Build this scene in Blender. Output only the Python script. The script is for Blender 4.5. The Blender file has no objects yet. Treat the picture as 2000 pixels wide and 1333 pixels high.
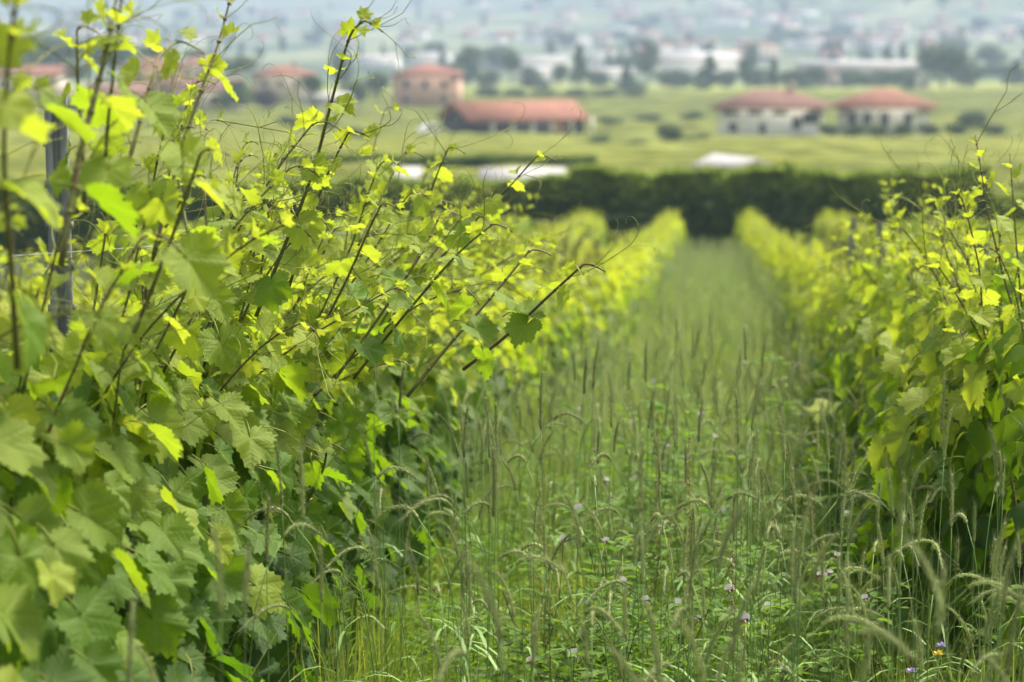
import bpy, math, random
import numpy as np
from mathutils import Vector, Matrix
from math import sin, cos, pi, radians, sqrt, exp

S = bpy.context.scene
COL = S.collection

# ------------------------------------------------------------------ camera
CAM_H = 1.8
YAW, PITCH, FPX = radians(4.67), radians(7.83), 4722.0
cam_d = bpy.data.cameras.new('camera')
cam = bpy.data.objects.new('camera', cam_d)
COL.objects.link(cam)
cam.location = (0, 0, CAM_H)
cam.rotation_euler = (pi / 2 - PITCH, 0, YAW)
cam_d.sensor_width = 36
cam_d.lens = 85
cam_d.clip_start = 0.05
cam_d.clip_end = 20000
cam_d.dof.use_dof = True
cam_d.dof.focus_distance = 6.4
cam_d.dof.aperture_fstop = 3.3
S.camera = cam

# ------------------------------------------------------------------ light
SUN_EL, SUN_AZ = radians(61), radians(46)      # azimuth from +Y towards +X: the sun stands high on the right
w = bpy.data.worlds.new('World')
S.world = w
w.use_nodes = True
nt = w.node_tree
nt.nodes.clear()
sky = nt.nodes.new('ShaderNodeTexSky')
sky.sky_type = 'NISHITA'
sky.sun_disc = False
sky.sun_elevation = SUN_EL
sky.sun_rotation = SUN_AZ
sky.dust_density = 7.0
sky.air_density = 0.8
sky.ozone_density = 0.3
bg = nt.nodes.new('ShaderNodeBackground')
bg.inputs[1].default_value = 0.12
wo = nt.nodes.new('ShaderNodeOutputWorld')
hs0 = nt.nodes.new('ShaderNodeHueSaturation')      # thin high cloud: the sky is paler than clear blue
hs0.inputs['Saturation'].default_value = 0.22
nt.links.new(sky.outputs[0], hs0.inputs['Color'])
nt.links.new(hs0.outputs[0], bg.inputs[0])
nt.links.new(bg.outputs[0], wo.inputs[0])
sl = bpy.data.lights.new('sun', 'SUN')
sl.energy = 3.5
sl.angle = radians(10)
sl.color = (1.0, 0.92, 0.77)
sun = bpy.data.objects.new('sun', sl)
COL.objects.link(sun)
sd = Vector((sin(SUN_AZ) * cos(SUN_EL), cos(SUN_AZ) * cos(SUN_EL), sin(SUN_EL)))
sun.rotation_euler = (-sd).to_track_quat('-Z', 'Y').to_euler()
sun.location = (0, 0, 60)

S.render.engine = 'CYCLES'
S.view_settings.view_transform = 'Standard'
S.view_settings.look = 'None'
S.view_settings.exposure = 1.2
S.view_settings.gamma = 1.0
S.view_settings.use_curve_mapping = False
cy = S.cycles
cy.use_denoising = True
cy.max_bounces = 5
cy.diffuse_bounces = 2
cy.glossy_bounces = 2
cy.transmission_bounces = 2
cy.transparent_max_bounces = 4
cy.volume_bounces = 1
cy.caustics_reflective = False
cy.caustics_refractive = False
cy.sample_clamp_indirect = 4.0

# ------------------------------------------------------------------ helpers
rnd = random.Random(7)


def smooth(a, b, x):
    t = min(1, max(0, (x - a) / (b - a)))
    return t * t * (3 - 2 * t)


GY = [-60, 0, 84, 100, 130, 200, 300, 450, 600, 1000, 1500, 2000, 2600, 3500, 5000, 7500]
GZ = [4.95, 0, -6.93, -7.4, -7.8, -10.6, -14.2, -16.9, -18.7, -21.2, -18.2, -8, 13, 95, 250, 330]


def gz(x, y):
    z = float(np.interp(y, GY, GZ))
    if y > 140:                                  # swell of the valley ground to the right
        k = smooth(140, 420, y)
        z += k * (2.6 * smooth(30, 130, x) * (1 - smooth(600, 1100, y)))
        z += k * 0.5 * sin(x * 0.021 + 1.3) * sin(y * 0.013)
    if y > 1300:                                 # low town hill, right
        z += 26 * exp(-((x - 150) / 260) ** 2 - ((y - 2150) / 420) ** 2)
    return z


def ray(px, py):
    cx, cyy = (px - 1000) / FPX, (666.5 - py) / FPX
    r = Vector((cos(YAW), sin(YAW), 0))
    f = Vector((-sin(YAW) * cos(PITCH), cos(YAW) * cos(PITCH), -sin(PITCH)))
    u = Vector((-sin(YAW) * sin(PITCH), cos(YAW) * sin(PITCH), cos(PITCH)))
    return f + r * cx + u * cyy


def W(px, py, y):
    """the point at world distance y that the photograph shows at (px, py)"""
    d = ray(px, py)
    return Vector((0, 0, CAM_H)) + d * (y / d.y)


def G(px, y):
    """ground point below column px at distance y"""
    x = W(px, 200, y).x
    return Vector((x, y, gz(x, y)))


class MB:
    def __init__(s):
        s.v, s.f, s.m, s.uv, s.age = [], [], [], [], []

    def add(s, verts, faces, mat=0, uvs=None, age=0.0):
        n = len(s.v)
        s.v.extend(verts)
        for f in faces:
            s.f.append([i + n for i in f])
            s.m.append(mat)
        s.uv.extend(uvs if uvs is not None else [(0, 0)] * len(verts))
        s.age.extend([age] * len(verts))

    def box(s, c, sz, mat=0, rz=0.0):
        x, y, z = sz[0] / 2, sz[1] / 2, sz[2] / 2
        cr, sr = cos(rz), sin(rz)
        vs = []
        for dz in (-z, z):
            for dx, dy in ((-x, -y), (x, -y), (x, y), (-x, y)):
                vs.append((c[0] + dx * cr - dy * sr, c[1] + dx * sr + dy * cr, c[2] + dz))
        s.add(vs, [(3, 2, 1, 0), (4, 5, 6, 7), (0, 1, 5, 4), (1, 2, 6, 5), (2, 3, 7, 6), (3, 0, 4, 7)], mat)

    def tube(s, pts, r0, r1=None, n=5, mat=0, age=0.0, cap=True):
        r1 = r0 if r1 is None else r1
        pts = [Vector(p) for p in pts]
        m = len(pts)
        vs, fs = [], []
        up = Vector((0.13, 0.21, 0.97))
        for i, p in enumerate(pts):
            t = (pts[min(i + 1, m - 1)] - pts[max(i - 1, 0)])
            if t.length < 1e-9:
                t = Vector((0, 0, 1))
            t.normalize()
            a = t.cross(up)
            if a.length < 0.05:
                a = t.cross(Vector((1, 0, 0)))
            a.normalize()
            b = t.cross(a)
            k = i / (m - 1)
            r = (r0[i] if isinstance(r0, (list, tuple)) else r0 + (r1 - r0) * k)
            for j in range(n):
                q = 2 * pi * j / n
                vs.append(tuple(p + a * (r * cos(q)) + b * (r * sin(q))))
        for i in range(m - 1):
            for j in range(n):
                k = (j + 1) % n
                fs.append((i * n + j, i * n + k, (i + 1) * n + k, (i + 1) * n + j))
        if cap:
            fs.append(tuple(range(n - 1, -1, -1)))
            fs.append(tuple((m - 1) * n + j for j in range(n)))
        s.add(vs, fs, mat, None, age)

    def mesh(s, name, mats, smooth_=True):
        me = bpy.data.meshes.new(name)
        nv, nf = len(s.v), len(s.f)
        me.vertices.add(nv)
        me.vertices.foreach_set('co', np.array(s.v, dtype=np.float32).ravel())
        ls = np.array([len(f) for f in s.f], dtype=np.int32)
        flat = np.fromiter((i for f in s.f for i in f), dtype=np.int32)
        me.loops.add(len(flat))
        me.loops.foreach_set('vertex_index', flat)
        me.polygons.add(nf)
        me.polygons.foreach_set('loop_start', np.concatenate(([0], np.cumsum(ls)[:-1])).astype(np.int32))
        me.polygons.foreach_set('loop_total', ls)
        me.polygons.foreach_set('material_index', np.array(s.m, dtype=np.int32))
        if smooth_:
            me.polygons.foreach_set('use_smooth', np.ones(nf, dtype=bool))
        uvl = me.uv_layers.new(name='UVMap')
        uva = np.array(s.uv, dtype=np.float32)[flat]
        uvl.data.foreach_set('uv', uva.ravel())
        at = me.attributes.new('age', 'FLOAT', 'POINT')
        at.data.foreach_set('value', np.array(s.age, dtype=np.float32))
        for m in (mats if isinstance(mats, (list, tuple)) else [mats]):
            me.materials.append(m)
        me.update(calc_edges=True)
        me.validate()
        return me


def npmesh(name, verts, faces, mats, age=None, uv=None, mi=None, smooth_=False):
    """verts (N,3), faces (M,k) with equal k"""
    me = bpy.data.meshes.new(name)
    nf, k = faces.shape
    me.vertices.add(len(verts))
    me.vertices.foreach_set('co', verts.astype(np.float32).ravel())
    me.loops.add(nf * k)
    me.loops.foreach_set('vertex_index', faces.astype(np.int32).ravel())
    me.polygons.add(nf)
    me.polygons.foreach_set('loop_start', (np.arange(nf) * k).astype(np.int32))
    me.polygons.foreach_set('loop_total', np.full(nf, k, dtype=np.int32))
    if mi is not None:
        me.polygons.foreach_set('material_index', mi.astype(np.int32))
    if smooth_:
        me.polygons.foreach_set('use_smooth', np.ones(nf, dtype=bool))
    at = me.attributes.new('age', 'FLOAT', 'POINT')
    at.data.foreach_set('value', (np.zeros(len(verts)) if age is None else age).astype(np.float32))
    uvl = me.uv_layers.new(name='UVMap')
    if uv is not None:
        uvl.data.foreach_set('uv', uv[faces.ravel()].astype(np.float32).ravel())
    for m in (mats if isinstance(mats, (list, tuple)) else [mats]):
        me.materials.append(m)
    me.update(calc_edges=True)
    return me


def obj(name, me, parent=None, loc=None, mat4=None, color=None, kind=None):
    o = bpy.data.objects.new(name, me)
    COL.objects.link(o)
    if parent is not None:
        o.parent = parent
    if mat4 is not None:
        o.matrix_basis = mat4
    elif loc is not None:
        o.location = loc
    o.color = (0, 0, 0, 1) if color is None else color
    if kind:
        o['kind'] = kind
    return o


def tag(o, label, cat, group=None, kind=None):
    if label:
        o['label'] = label
    if cat:
        o['category'] = cat
    if group:
        o['group'] = group
    if kind:
        o['kind'] = kind
    return o


def empty(name, loc, rz=0.0):
    o = bpy.data.objects.new(name, None)
    COL.objects.link(o)
    o.location = loc
    o.rotation_euler.z = rz
    o.empty_display_size = 0.1
    return o


ORD = ['first', 'second', 'third', 'fourth', 'fifth', 'sixth', 'seventh', 'eighth', 'ninth', 'tenth', 'eleventh',
       'twelfth', 'thirteenth', 'fourteenth', 'fifteenth', 'sixteenth', 'seventeenth', 'eighteenth', 'nineteenth', 'twentieth']


# ------------------------------------------------------------------ materials
def newmat(name):
    m = bpy.data.materials.new(name)
    m.use_nodes = True
    m.node_tree.nodes.clear()
    return m


class N:
    def __init__(s, m):
        s.t = m.node_tree

    def n(s, typ, **kw):
        x = s.t.nodes.new(typ)
        for k, v in kw.items():
            setattr(x, k, v)
        return x

    def l(s, a, b):
        s.t.links.new(a, b)

    def val(s, inp, v):
        if isinstance(v, bpy.types.NodeSocket):
            s.l(v, inp)
        else:
            inp.default_value = v

    def math(s, op, a, b=0.0, c=None):
        x = s.n('ShaderNodeMath', operation=op)
        s.val(x.inputs[0], a)
        s.val(x.inputs[1], b)
        if c is not None:
            s.val(x.inputs[2], c)
        return x.outputs[0]

    def mix(s, fac, a, b, blend='MIX'):
        x = s.n('ShaderNodeMix', data_type='RGBA', blend_type=blend)
        s.val(x.inputs[0], fac)
        for i, v in ((6, a), (7, b)):
            if isinstance(v, bpy.types.NodeSocket):
                s.l(v, x.inputs[i])
            else:
                x.inputs[i].default_value = (*v[:3], 1)
        return x.outputs[2]

    def noise(s, scale, coord=None, detail=3.0, rough=0.55):
        x = s.n('ShaderNodeTexNoise')
        x.inputs['Scale'].default_value = scale
        x.inputs['Detail'].default_value = detail
        x.inputs['Roughness'].default_value = rough
        if coord is not None:
            s.l(coord, x.inputs['Vector'])
        return x.outputs[0]

    def ramp(s, fac, stops):
        x = s.n('ShaderNodeMapRange')
        s.val(x.inputs[0], fac)
        x.inputs[1].default_value, x.inputs[2].default_value = stops
        return x.outputs[0]


def mat_plain(name, col, rough=0.8, col2=None, scale=3.0, bump=0.0, spec=0.3, metal=0.0, transl=0.0, coord='Object', objvar=0.0):
    m = newmat(name)
    k = N(m)
    tc = k.n('ShaderNodeTexCoord')
    c = tc.outputs[coord]
    nz = k.noise(scale, c, 4)
    col2 = col2 or tuple(x * 0.7 for x in col)
    f = k.ramp(nz, (0.35, 0.65))
    cc = k.mix(f, col2, col)
    if objvar:
        oi = k.n('ShaderNodeObjectInfo')
        v = k.math('MULTIPLY_ADD', oi.outputs['Random'], objvar, 1 - objvar / 2)
        hs = k.n('ShaderNodeHueSaturation')
        k.l(v, hs.inputs['Value'])
        k.l(cc, hs.inputs['Color'])
        cc = hs.outputs[0]
    b = k.n('ShaderNodeBsdfPrincipled')
    k.l(cc, b.inputs['Base Color'])
    b.inputs['Roughness'].default_value = rough
    b.inputs['Metallic'].default_value = metal
    b.inputs['Specular IOR Level'].default_value = spec
    if bump:
        bp = k.n('ShaderNodeBump')
        bp.inputs['Strength'].default_value = bump
        k.l(nz, bp.inputs['Height'])
        k.l(bp.outputs[0], b.inputs['Normal'])
    out = k.n('ShaderNodeOutputMaterial')
    sh = b.outputs[0]
    if transl:
        tr = k.n('ShaderNodeBsdfTranslucent')
        k.l(cc, tr.inputs[0])
        ms = k.n('ShaderNodeMixShader')
        ms.inputs[0].default_value = transl
        k.l(sh, ms.inputs[1])
        k.l(tr.outputs[0], ms.inputs[2])
        sh = ms.outputs[0]
    k.l(sh, out.inputs[0])
    return m


def mat_leaf(name, old, young, old_t, young_t, mid=None, mid_t=None, veins=True, rough=0.45, transl=0.42, under=0.30, blotch=0.5, spec=0.24):
    """vine leaf: 'age' runs from dark full-grown (0) to yellow-green young (1)"""
    m = newmat(name)
    k = N(m)
    oi = k.n('ShaderNodeObjectInfo')
    at = k.n('ShaderNodeAttribute', attribute_name='age')
    sep = k.n('ShaderNodeSeparateColor')
    k.l(oi.outputs['Color'], sep.inputs[0])
    rv = k.math('MULTIPLY_ADD', oi.outputs['Random'], 0.24, -0.12)
    age = k.math('ADD', k.math('ADD', at.outputs['Fac'], sep.outputs[0]), rv)
    tc = k.n('ShaderNodeTexCoord')
    nz = k.noise(22.0, tc.outputs['Object'], 3)
    age = k.math('ADD', age, k.math('MULTIPLY_ADD', nz, blotch * 0.5, -blotch * 0.25))
    ag = k.n('ShaderNodeClamp')
    k.l(age, ag.inputs[0])
    age = ag.outputs[0]
    if mid:
        lo, hi = k.ramp(age, (0.0, 0.5)), k.ramp(age, (0.5, 1.0))
        base = k.mix(hi, k.mix(lo, old, mid), young)
        tcol = k.mix(hi, k.mix(lo, old_t, mid_t), young_t)
    else:
        base = k.mix(age, old, young)
        tcol = k.mix(age, old_t, young_t)
    fine = k.noise(260.0, tc.outputs['Object'], 2)
    base = k.mix(k.ramp(fine, (0.3, 0.8)), base, k.mix(0.35, base, (0.02, 0.03, 0.01)))
    spots = k.ramp(k.noise(75.0, tc.outputs['Object'], 1), (0.70, 0.74))
    base = k.mix(k.math('MULTIPLY', spots, 0.55 if veins else 0.0), base, (0.16, 0.12, 0.03))
    height = fine
    if veins:
        uv = k.n('ShaderNodeSeparateXYZ')
        k.l(tc.outputs['UV'], uv.inputs[0])
        ax = k.math('ABSOLUTE', uv.outputs[0])
        y = uv.outputs[1]
        best, along = None, None
        for a in (0, 50, 103):
            s_, c_ = sin(radians(a)), cos(radians(a))
            t = k.math('ADD', k.math('MULTIPLY', ax, s_), k.math('MULTIPLY', y, c_))
            p = k.math('ABSOLUTE', k.math('SUBTRACT', k.math('MULTIPLY', ax, c_), k.math('MULTIPLY', y, s_)))
            p = k.math('ADD', p, k.math('MULTIPLY', k.math('LESS_THAN', t, 0.0), 5.0))
            if best is None:
                best, along = p, t
            else:
                less = k.math('LESS_THAN', p, best)
                along = k.math('ADD', k.math('MULTIPLY', along, k.math('SUBTRACT', 1.0, less)), k.math('MULTIPLY', t, less))
                best = k.math('MINIMUM', best, p)
        main = k.math('SUBTRACT', 1.0, k.ramp(best, (0.010, 0.032)))
        ph = k.math('FRACT', k.math('MULTIPLY', k.math('SUBTRACT', along, k.math('MULTIPLY', best, 0.85)), 6.5))
        side = k.math('SUBTRACT', 1.0, k.ramp(k.math('ABSOLUTE', k.math('SUBTRACT', ph, 0.5)), (0.03, 0.12)))
        vein = k.math('MAXIMUM', main, k.math('MULTIPLY', side, 0.55))
        base = k.mix(k.math('MULTIPLY', vein, 0.32), base, k.mix(age, (0.13, 0.19, 0.06), (0.34, 0.40, 0.08)))
        pillow = k.math('ABSOLUTE', k.math('SUBTRACT', ph, 0.5))
        height = k.math('ADD', k.math('MULTIPLY', fine, 0.3), k.math('ADD', k.math('MULTIPLY', pillow, 0.8), k.math('MULTIPLY', k.ramp(best, (0.0, 0.07)), 0.6)))
    geo = k.n('ShaderNodeNewGeometry')
    pale = k.mix(age, (0.13, 0.19, 0.08), (0.34, 0.41, 0.12))
    base = k.mix(k.math('MULTIPLY', geo.outputs['Backfacing'], under), base, pale)
    bp = k.n('ShaderNodeBump')
    bp.inputs['Strength'].default_value = 0.5
    bp.inputs['Distance'].default_value = 0.004
    k.l(height, bp.inputs['Height'])
    b = k.n('ShaderNodeBsdfPrincipled')
    k.l(base, b.inputs['Base Color'])
    b.inputs['Roughness'].default_value = rough
    b.inputs['Specular IOR Level'].default_value = spec
    k.l(bp.outputs[0], b.inputs['Normal'])
    tr = k.n('ShaderNodeBsdfTranslucent')
    k.l(tcol, tr.inputs[0])
    ms = k.n('ShaderNodeMixShader')
    ms.inputs[0].default_value = transl
    k.l(b.outputs[0], ms.inputs[1])
    k.l(tr.outputs[0], ms.inputs[2])
    out = k.n('ShaderNodeOutputMaterial')
    k.l(ms.outputs[0], out.inputs[0])
    return m


M = {}
M['leaf'] = mat_leaf('vine_leaf', (0.032, 0.080, 0.011), (0.34, 0.41, 0.040), (0.11, 0.25, 0.006), (0.60, 0.70, 0.040), (0.105, 0.200, 0.014), (0.32, 0.52, 0.010))
M['leaf_far'] = mat_leaf('vine_leaf_distant', (0.032, 0.078, 0.011), (0.36, 0.41, 0.040), (0.11, 0.25, 0.006), (0.64, 0.70, 0.040), (0.13, 0.22, 0.016), (0.36, 0.54, 0.010), veins=False)
M['cane'] = mat_plain('cane', (0.14, 0.075, 0.045), 0.5, (0.14, 0.16, 0.04), 9.0, 0.1)
M['cane_green'] = mat_plain('cane_green', (0.16, 0.20, 0.04), 0.5, (0.10, 0.07, 0.03), 9.0)
M['tendril'] = mat_plain('tendril', (0.30, 0.36, 0.06), 0.5, (0.26, 0.26, 0.06), 6.0, transl=0.25)
M['trunk'] = mat_plain('vine_bark', (0.09, 0.065, 0.045), 0.95, (0.035, 0.026, 0.02), 40.0, 0.6)
M['steel'] = mat_plain('galvanised_steel', (0.30, 0.31, 0.32), 0.6, (0.18, 0.19, 0.20), 14.0, 0.15, 0.5, 0.2)
M['grass'] = mat_leaf('grass_blade', (0.09, 0.155, 0.018), (0.40, 0.42, 0.060), (0.14, 0.27, 0.02), (0.50, 0.58, 0.07), veins=False, spec=0.2, rough=0.5, transl=0.45, under=0.1)
M['herb'] = mat_leaf('herb_leaf', (0.050, 0.115, 0.012), (0.16, 0.27, 0.020), (0.15, 0.36, 0.010), (0.38, 0.58, 0.02), veins=False, spec=0.15, rough=0.45, transl=0.34, under=0.2)
M['rye'] = mat_plain('rye_stem', (0.23, 0.34, 0.10), 0.6, (0.14, 0.25, 0.07), 7.0, transl=0.2, objvar=0.3)
M['ear'] = mat_plain('rye_ear', (0.42, 0.49, 0.20), 0.7, (0.26, 0.31, 0.11), 60.0, transl=0.38, objvar=0.5)
M['awn'] = mat_plain('rye_awn', (0.33, 0.36, 0.15), 0.6, (0.24, 0.27, 0.12), 7.0, transl=0.3)
M['soil'] = mat_plain('soil', (0.035, 0.045, 0.016), 0.95, (0.022, 0.020, 0.012), 4.0, 0.4)
M['white_petal'] = mat_plain('white_petal', (0.84, 0.80, 0.78), 0.6, (0.78, 0.68, 0.72), 30.0, transl=0.3)
M['purple_petal'] = mat_plain('purple_petal', (0.13, 0.012, 0.045), 0.6, (0.07, 0.01, 0.03), 30.0)
M['lilac_petal'] = mat_plain('lilac_petal', (0.42, 0.30, 0.62), 0.6, (0.30, 0.2, 0.5), 30.0, transl=0.2)
M['yellow_petal'] = mat_plain('yellow_petal', (0.75, 0.55, 0.03), 0.6, (0.7, 0.45, 0.02), 30.0, transl=0.2)
M['rust'] = mat_plain('sorrel_seed', (0.26, 0.11, 0.035), 0.8, (0.16, 0.16, 0.04), 25.0)
M['brown_seed'] = mat_plain('dock_seed', (0.26, 0.23, 0.07), 0.8, (0.13, 0.07, 0.03), 25.0)
M['hedge'] = mat_leaf('hedge_leaf', (0.042, 0.085, 0.012), (0.26, 0.34, 0.03), (0.05, 0.10, 0.006), (0.22, 0.32, 0.02), veins=False, spec=0.1, transl=0.2, rough=0.6)
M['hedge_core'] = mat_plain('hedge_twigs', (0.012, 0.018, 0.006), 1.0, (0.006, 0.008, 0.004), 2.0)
M['tree'] = mat_leaf('tree_leaf', (0.030, 0.062, 0.022), (0.08, 0.13, 0.04), (0.03, 0.07, 0.01), (0.10, 0.16, 0.03), veins=False, spec=0.1, transl=0.2, rough=0.6)
M['plum'] = mat_plain('plum_leaf', (0.035, 0.014, 0.030), 0.7, (0.02, 0.01, 0.018), 2.0)
M['bark'] = mat_plain('bark', (0.09, 0.07, 0.05), 0.95, (0.05, 0.04, 0.03), 5.0, 0.3)
M['rooftile'] = mat_plain('terracotta_tile', (0.24, 0.098, 0.058), 0.85, (0.16, 0.066, 0.042), 0.7, objvar=0.25)
M['roofdull'] = mat_plain('weathered_tile', (0.20, 0.098, 0.070), 0.85, (0.14, 0.070, 0.050), 0.6, objvar=0.25)
M['white_wall'] = mat_plain('white_render', (0.80, 0.78, 0.72), 0.9, (0.72, 0.69, 0.64), 0.5)
M['pink_wall'] = mat_plain('pink_render', (0.56, 0.36, 0.28), 0.9, (0.50, 0.30, 0.23), 0.4)
M['cream_wall'] = mat_plain('cream_render', (0.60, 0.52, 0.42), 0.9, (0.50, 0.42, 0.35), 0.4, objvar=0.4)
M['yellow_wall'] = mat_plain('ochre_render', (0.60, 0.44, 0.20), 0.9, (0.52, 0.38, 0.18), 0.4)
M['orange_wall'] = mat_plain('orange_render', (0.55, 0.27, 0.14), 0.9, (0.5, 0.24, 0.13), 0.4)
M['shade_dark'] = mat_plain('shaded_dark', (0.035, 0.028, 0.028), 0.9, (0.02, 0.017, 0.017), 1.2)  # near-black with shade put into the colour: barn walls, porch doorway
M['glass'] = mat_plain('window_glass', (0.03, 0.035, 0.04), 0.15, (0.02, 0.02, 0.025), 1.0, spec=0.6)
M['metal_roof'] = mat_plain('pale_sheet_roof', (0.40, 0.385, 0.375), 0.7, (0.33, 0.315, 0.305), 0.4)
M['concrete'] = mat_plain('concrete', (0.38, 0.36, 0.33), 0.9, (0.28, 0.27, 0.25), 0.6)
M['car_paint'] = mat_plain('white_car_paint', (0.75, 0.75, 0.76), 0.3, (0.70, 0.70, 0.71), 1.0, spec=0.5)
M['rubber'] = mat_plain('black_rubber', (0.02, 0.02, 0.02), 0.8)
M['shutter'] = mat_plain('green_shutter', (0.05, 0.08, 0.05), 0.7)


def mat_ground():
    m = newmat('valley_ground')
    k = N(m)
    geo = k.n('ShaderNodeNewGeometry')
    sp = k.n('ShaderNodeSeparateXYZ')
    k.l(geo.outputs['Position'], sp.inputs[0])
    P = geo.outputs['Position']
    near = k.mix(k.ramp(k.noise(3.0, P, 5), (0.35, 0.65)), (0.028, 0.030, 0.014), (0.055, 0.085, 0.022))
    mp = k.n('ShaderNodeMapping')
    mp.inputs['Scale'].default_value = (0.022, 0.06, 0.0)
    k.l(P, mp.inputs[0])
    f1 = k.ramp(k.noise(1.0, mp.outputs[0], 3), (0.4, 0.6))
    f2 = k.ramp(k.noise(0.6, P, 4), (0.35, 0.65))
    mid = k.mix(f1, (0.20, 0.23, 0.035), (0.34, 0.34, 0.050))
    mid = k.mix(k.math('MULTIPLY', f2, 0.5), mid, (0.10, 0.14, 0.04))
    vor = k.n('ShaderNodeTexVoronoi')
    vor.inputs['Scale'].default_value = 1.0
    mp2 = k.n('ShaderNodeMapping')
    mp2.inputs['Scale'].default_value = (0.012, 0.005, 0.0)
    k.l(P, mp2.inputs[0])
    k.l(mp2.outputs[0], vor.inputs['Vector'])
    sc = k.n('ShaderNodeSeparateColor')
    k.l(vor.outputs['Color'], sc.inputs[0])
    far = k.mix(sc.outputs[0], (0.08, 0.11, 0.06), (0.21, 0.22, 0.12))
    far = k.mix(k.ramp(k.noise(0.012, P, 6, 0.65), (0.48, 0.56)), far, (0.030, 0.055, 0.028))
    hill = k.mix(k.ramp(k.noise(0.004, P, 6, 0.7), (0.42, 0.58)), (0.030, 0.045, 0.035), (0.12, 0.14, 0.10))
    c = k.mix(k.ramp(sp.outputs[1], (84, 90)), near, mid)
    c = k.mix(k.ramp(sp.outputs[1], (600, 720)), c, far)
    c = k.mix(k.ramp(sp.outputs[1], (1900, 2700)), c, hill)
    b = k.n('ShaderNodeBsdfPrincipled')
    k.l(c, b.inputs['Base Color'])
    b.inputs['Roughness'].default_value = 0.95
    b.inputs['Specular IOR Level'].default_value = 0.1
    out = k.n('ShaderNodeOutputMaterial')
    k.l(b.outputs[0], out.inputs[0])
    return m


M['ground'] = mat_ground()

# ------------------------------------------------------------------ ground, one sheet out to the mountain
ys = sorted(set(list(np.arange(-60, 90, 3)) + list(np.arange(90, 640, 12)) + list(np.geomspace(640, 7500, 70))))
us = np.linspace(-1, 1, 101)
gv = []
for y in ys:
    half = 60 + max(0, y) * 0.55
    for u in us:
        x = u * half
        z = gz(x, y)
        if y > 2600:
            z += (y - 2600) * 0.02 * (sin(x * 0.0021 + 2) * sin(y * 0.0017) + 0.4 * sin(x * 0.006) * sin(y * 0.004 + 1))
        gv.append((x, y, z))
nu = len(us)
gf = [(i * nu + j, i * nu + j + 1, (i + 1) * nu + j + 1, (i + 1) * nu + j) for i in range(len(ys) - 1) for j in range(nu - 1)]
g = obj('ground', npmesh('ground', np.array(gv), np.array(gf), M['ground'], smooth_=True))
tag(g, 'vineyard slope and hazy green valley floor running out to the mountain', None, None, 'structure')

# haze: one box of even air round everything
hb = MB()
hb.box((0, 3700, 215), (9200, 8000, 490))
hm = newmat('haze_air')
hk = N(hm)
pv = hk.n('ShaderNodeVolumePrincipled')
pv.inputs['Color'].default_value = (0.49, 0.61, 0.86, 1)
pv.inputs['Density'].default_value = 0.00040
pv.inputs['Anisotropy'].default_value = 0.0
ho = hk.n('ShaderNodeOutputMaterial')
hk.l(pv.outputs[0], ho.inputs['Volume'])
hz = obj('haze', hb.mesh('haze', hm, False), kind='stuff')
hz['label'] = 'thin blue haze lying over the valley and the far mountain'

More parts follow.
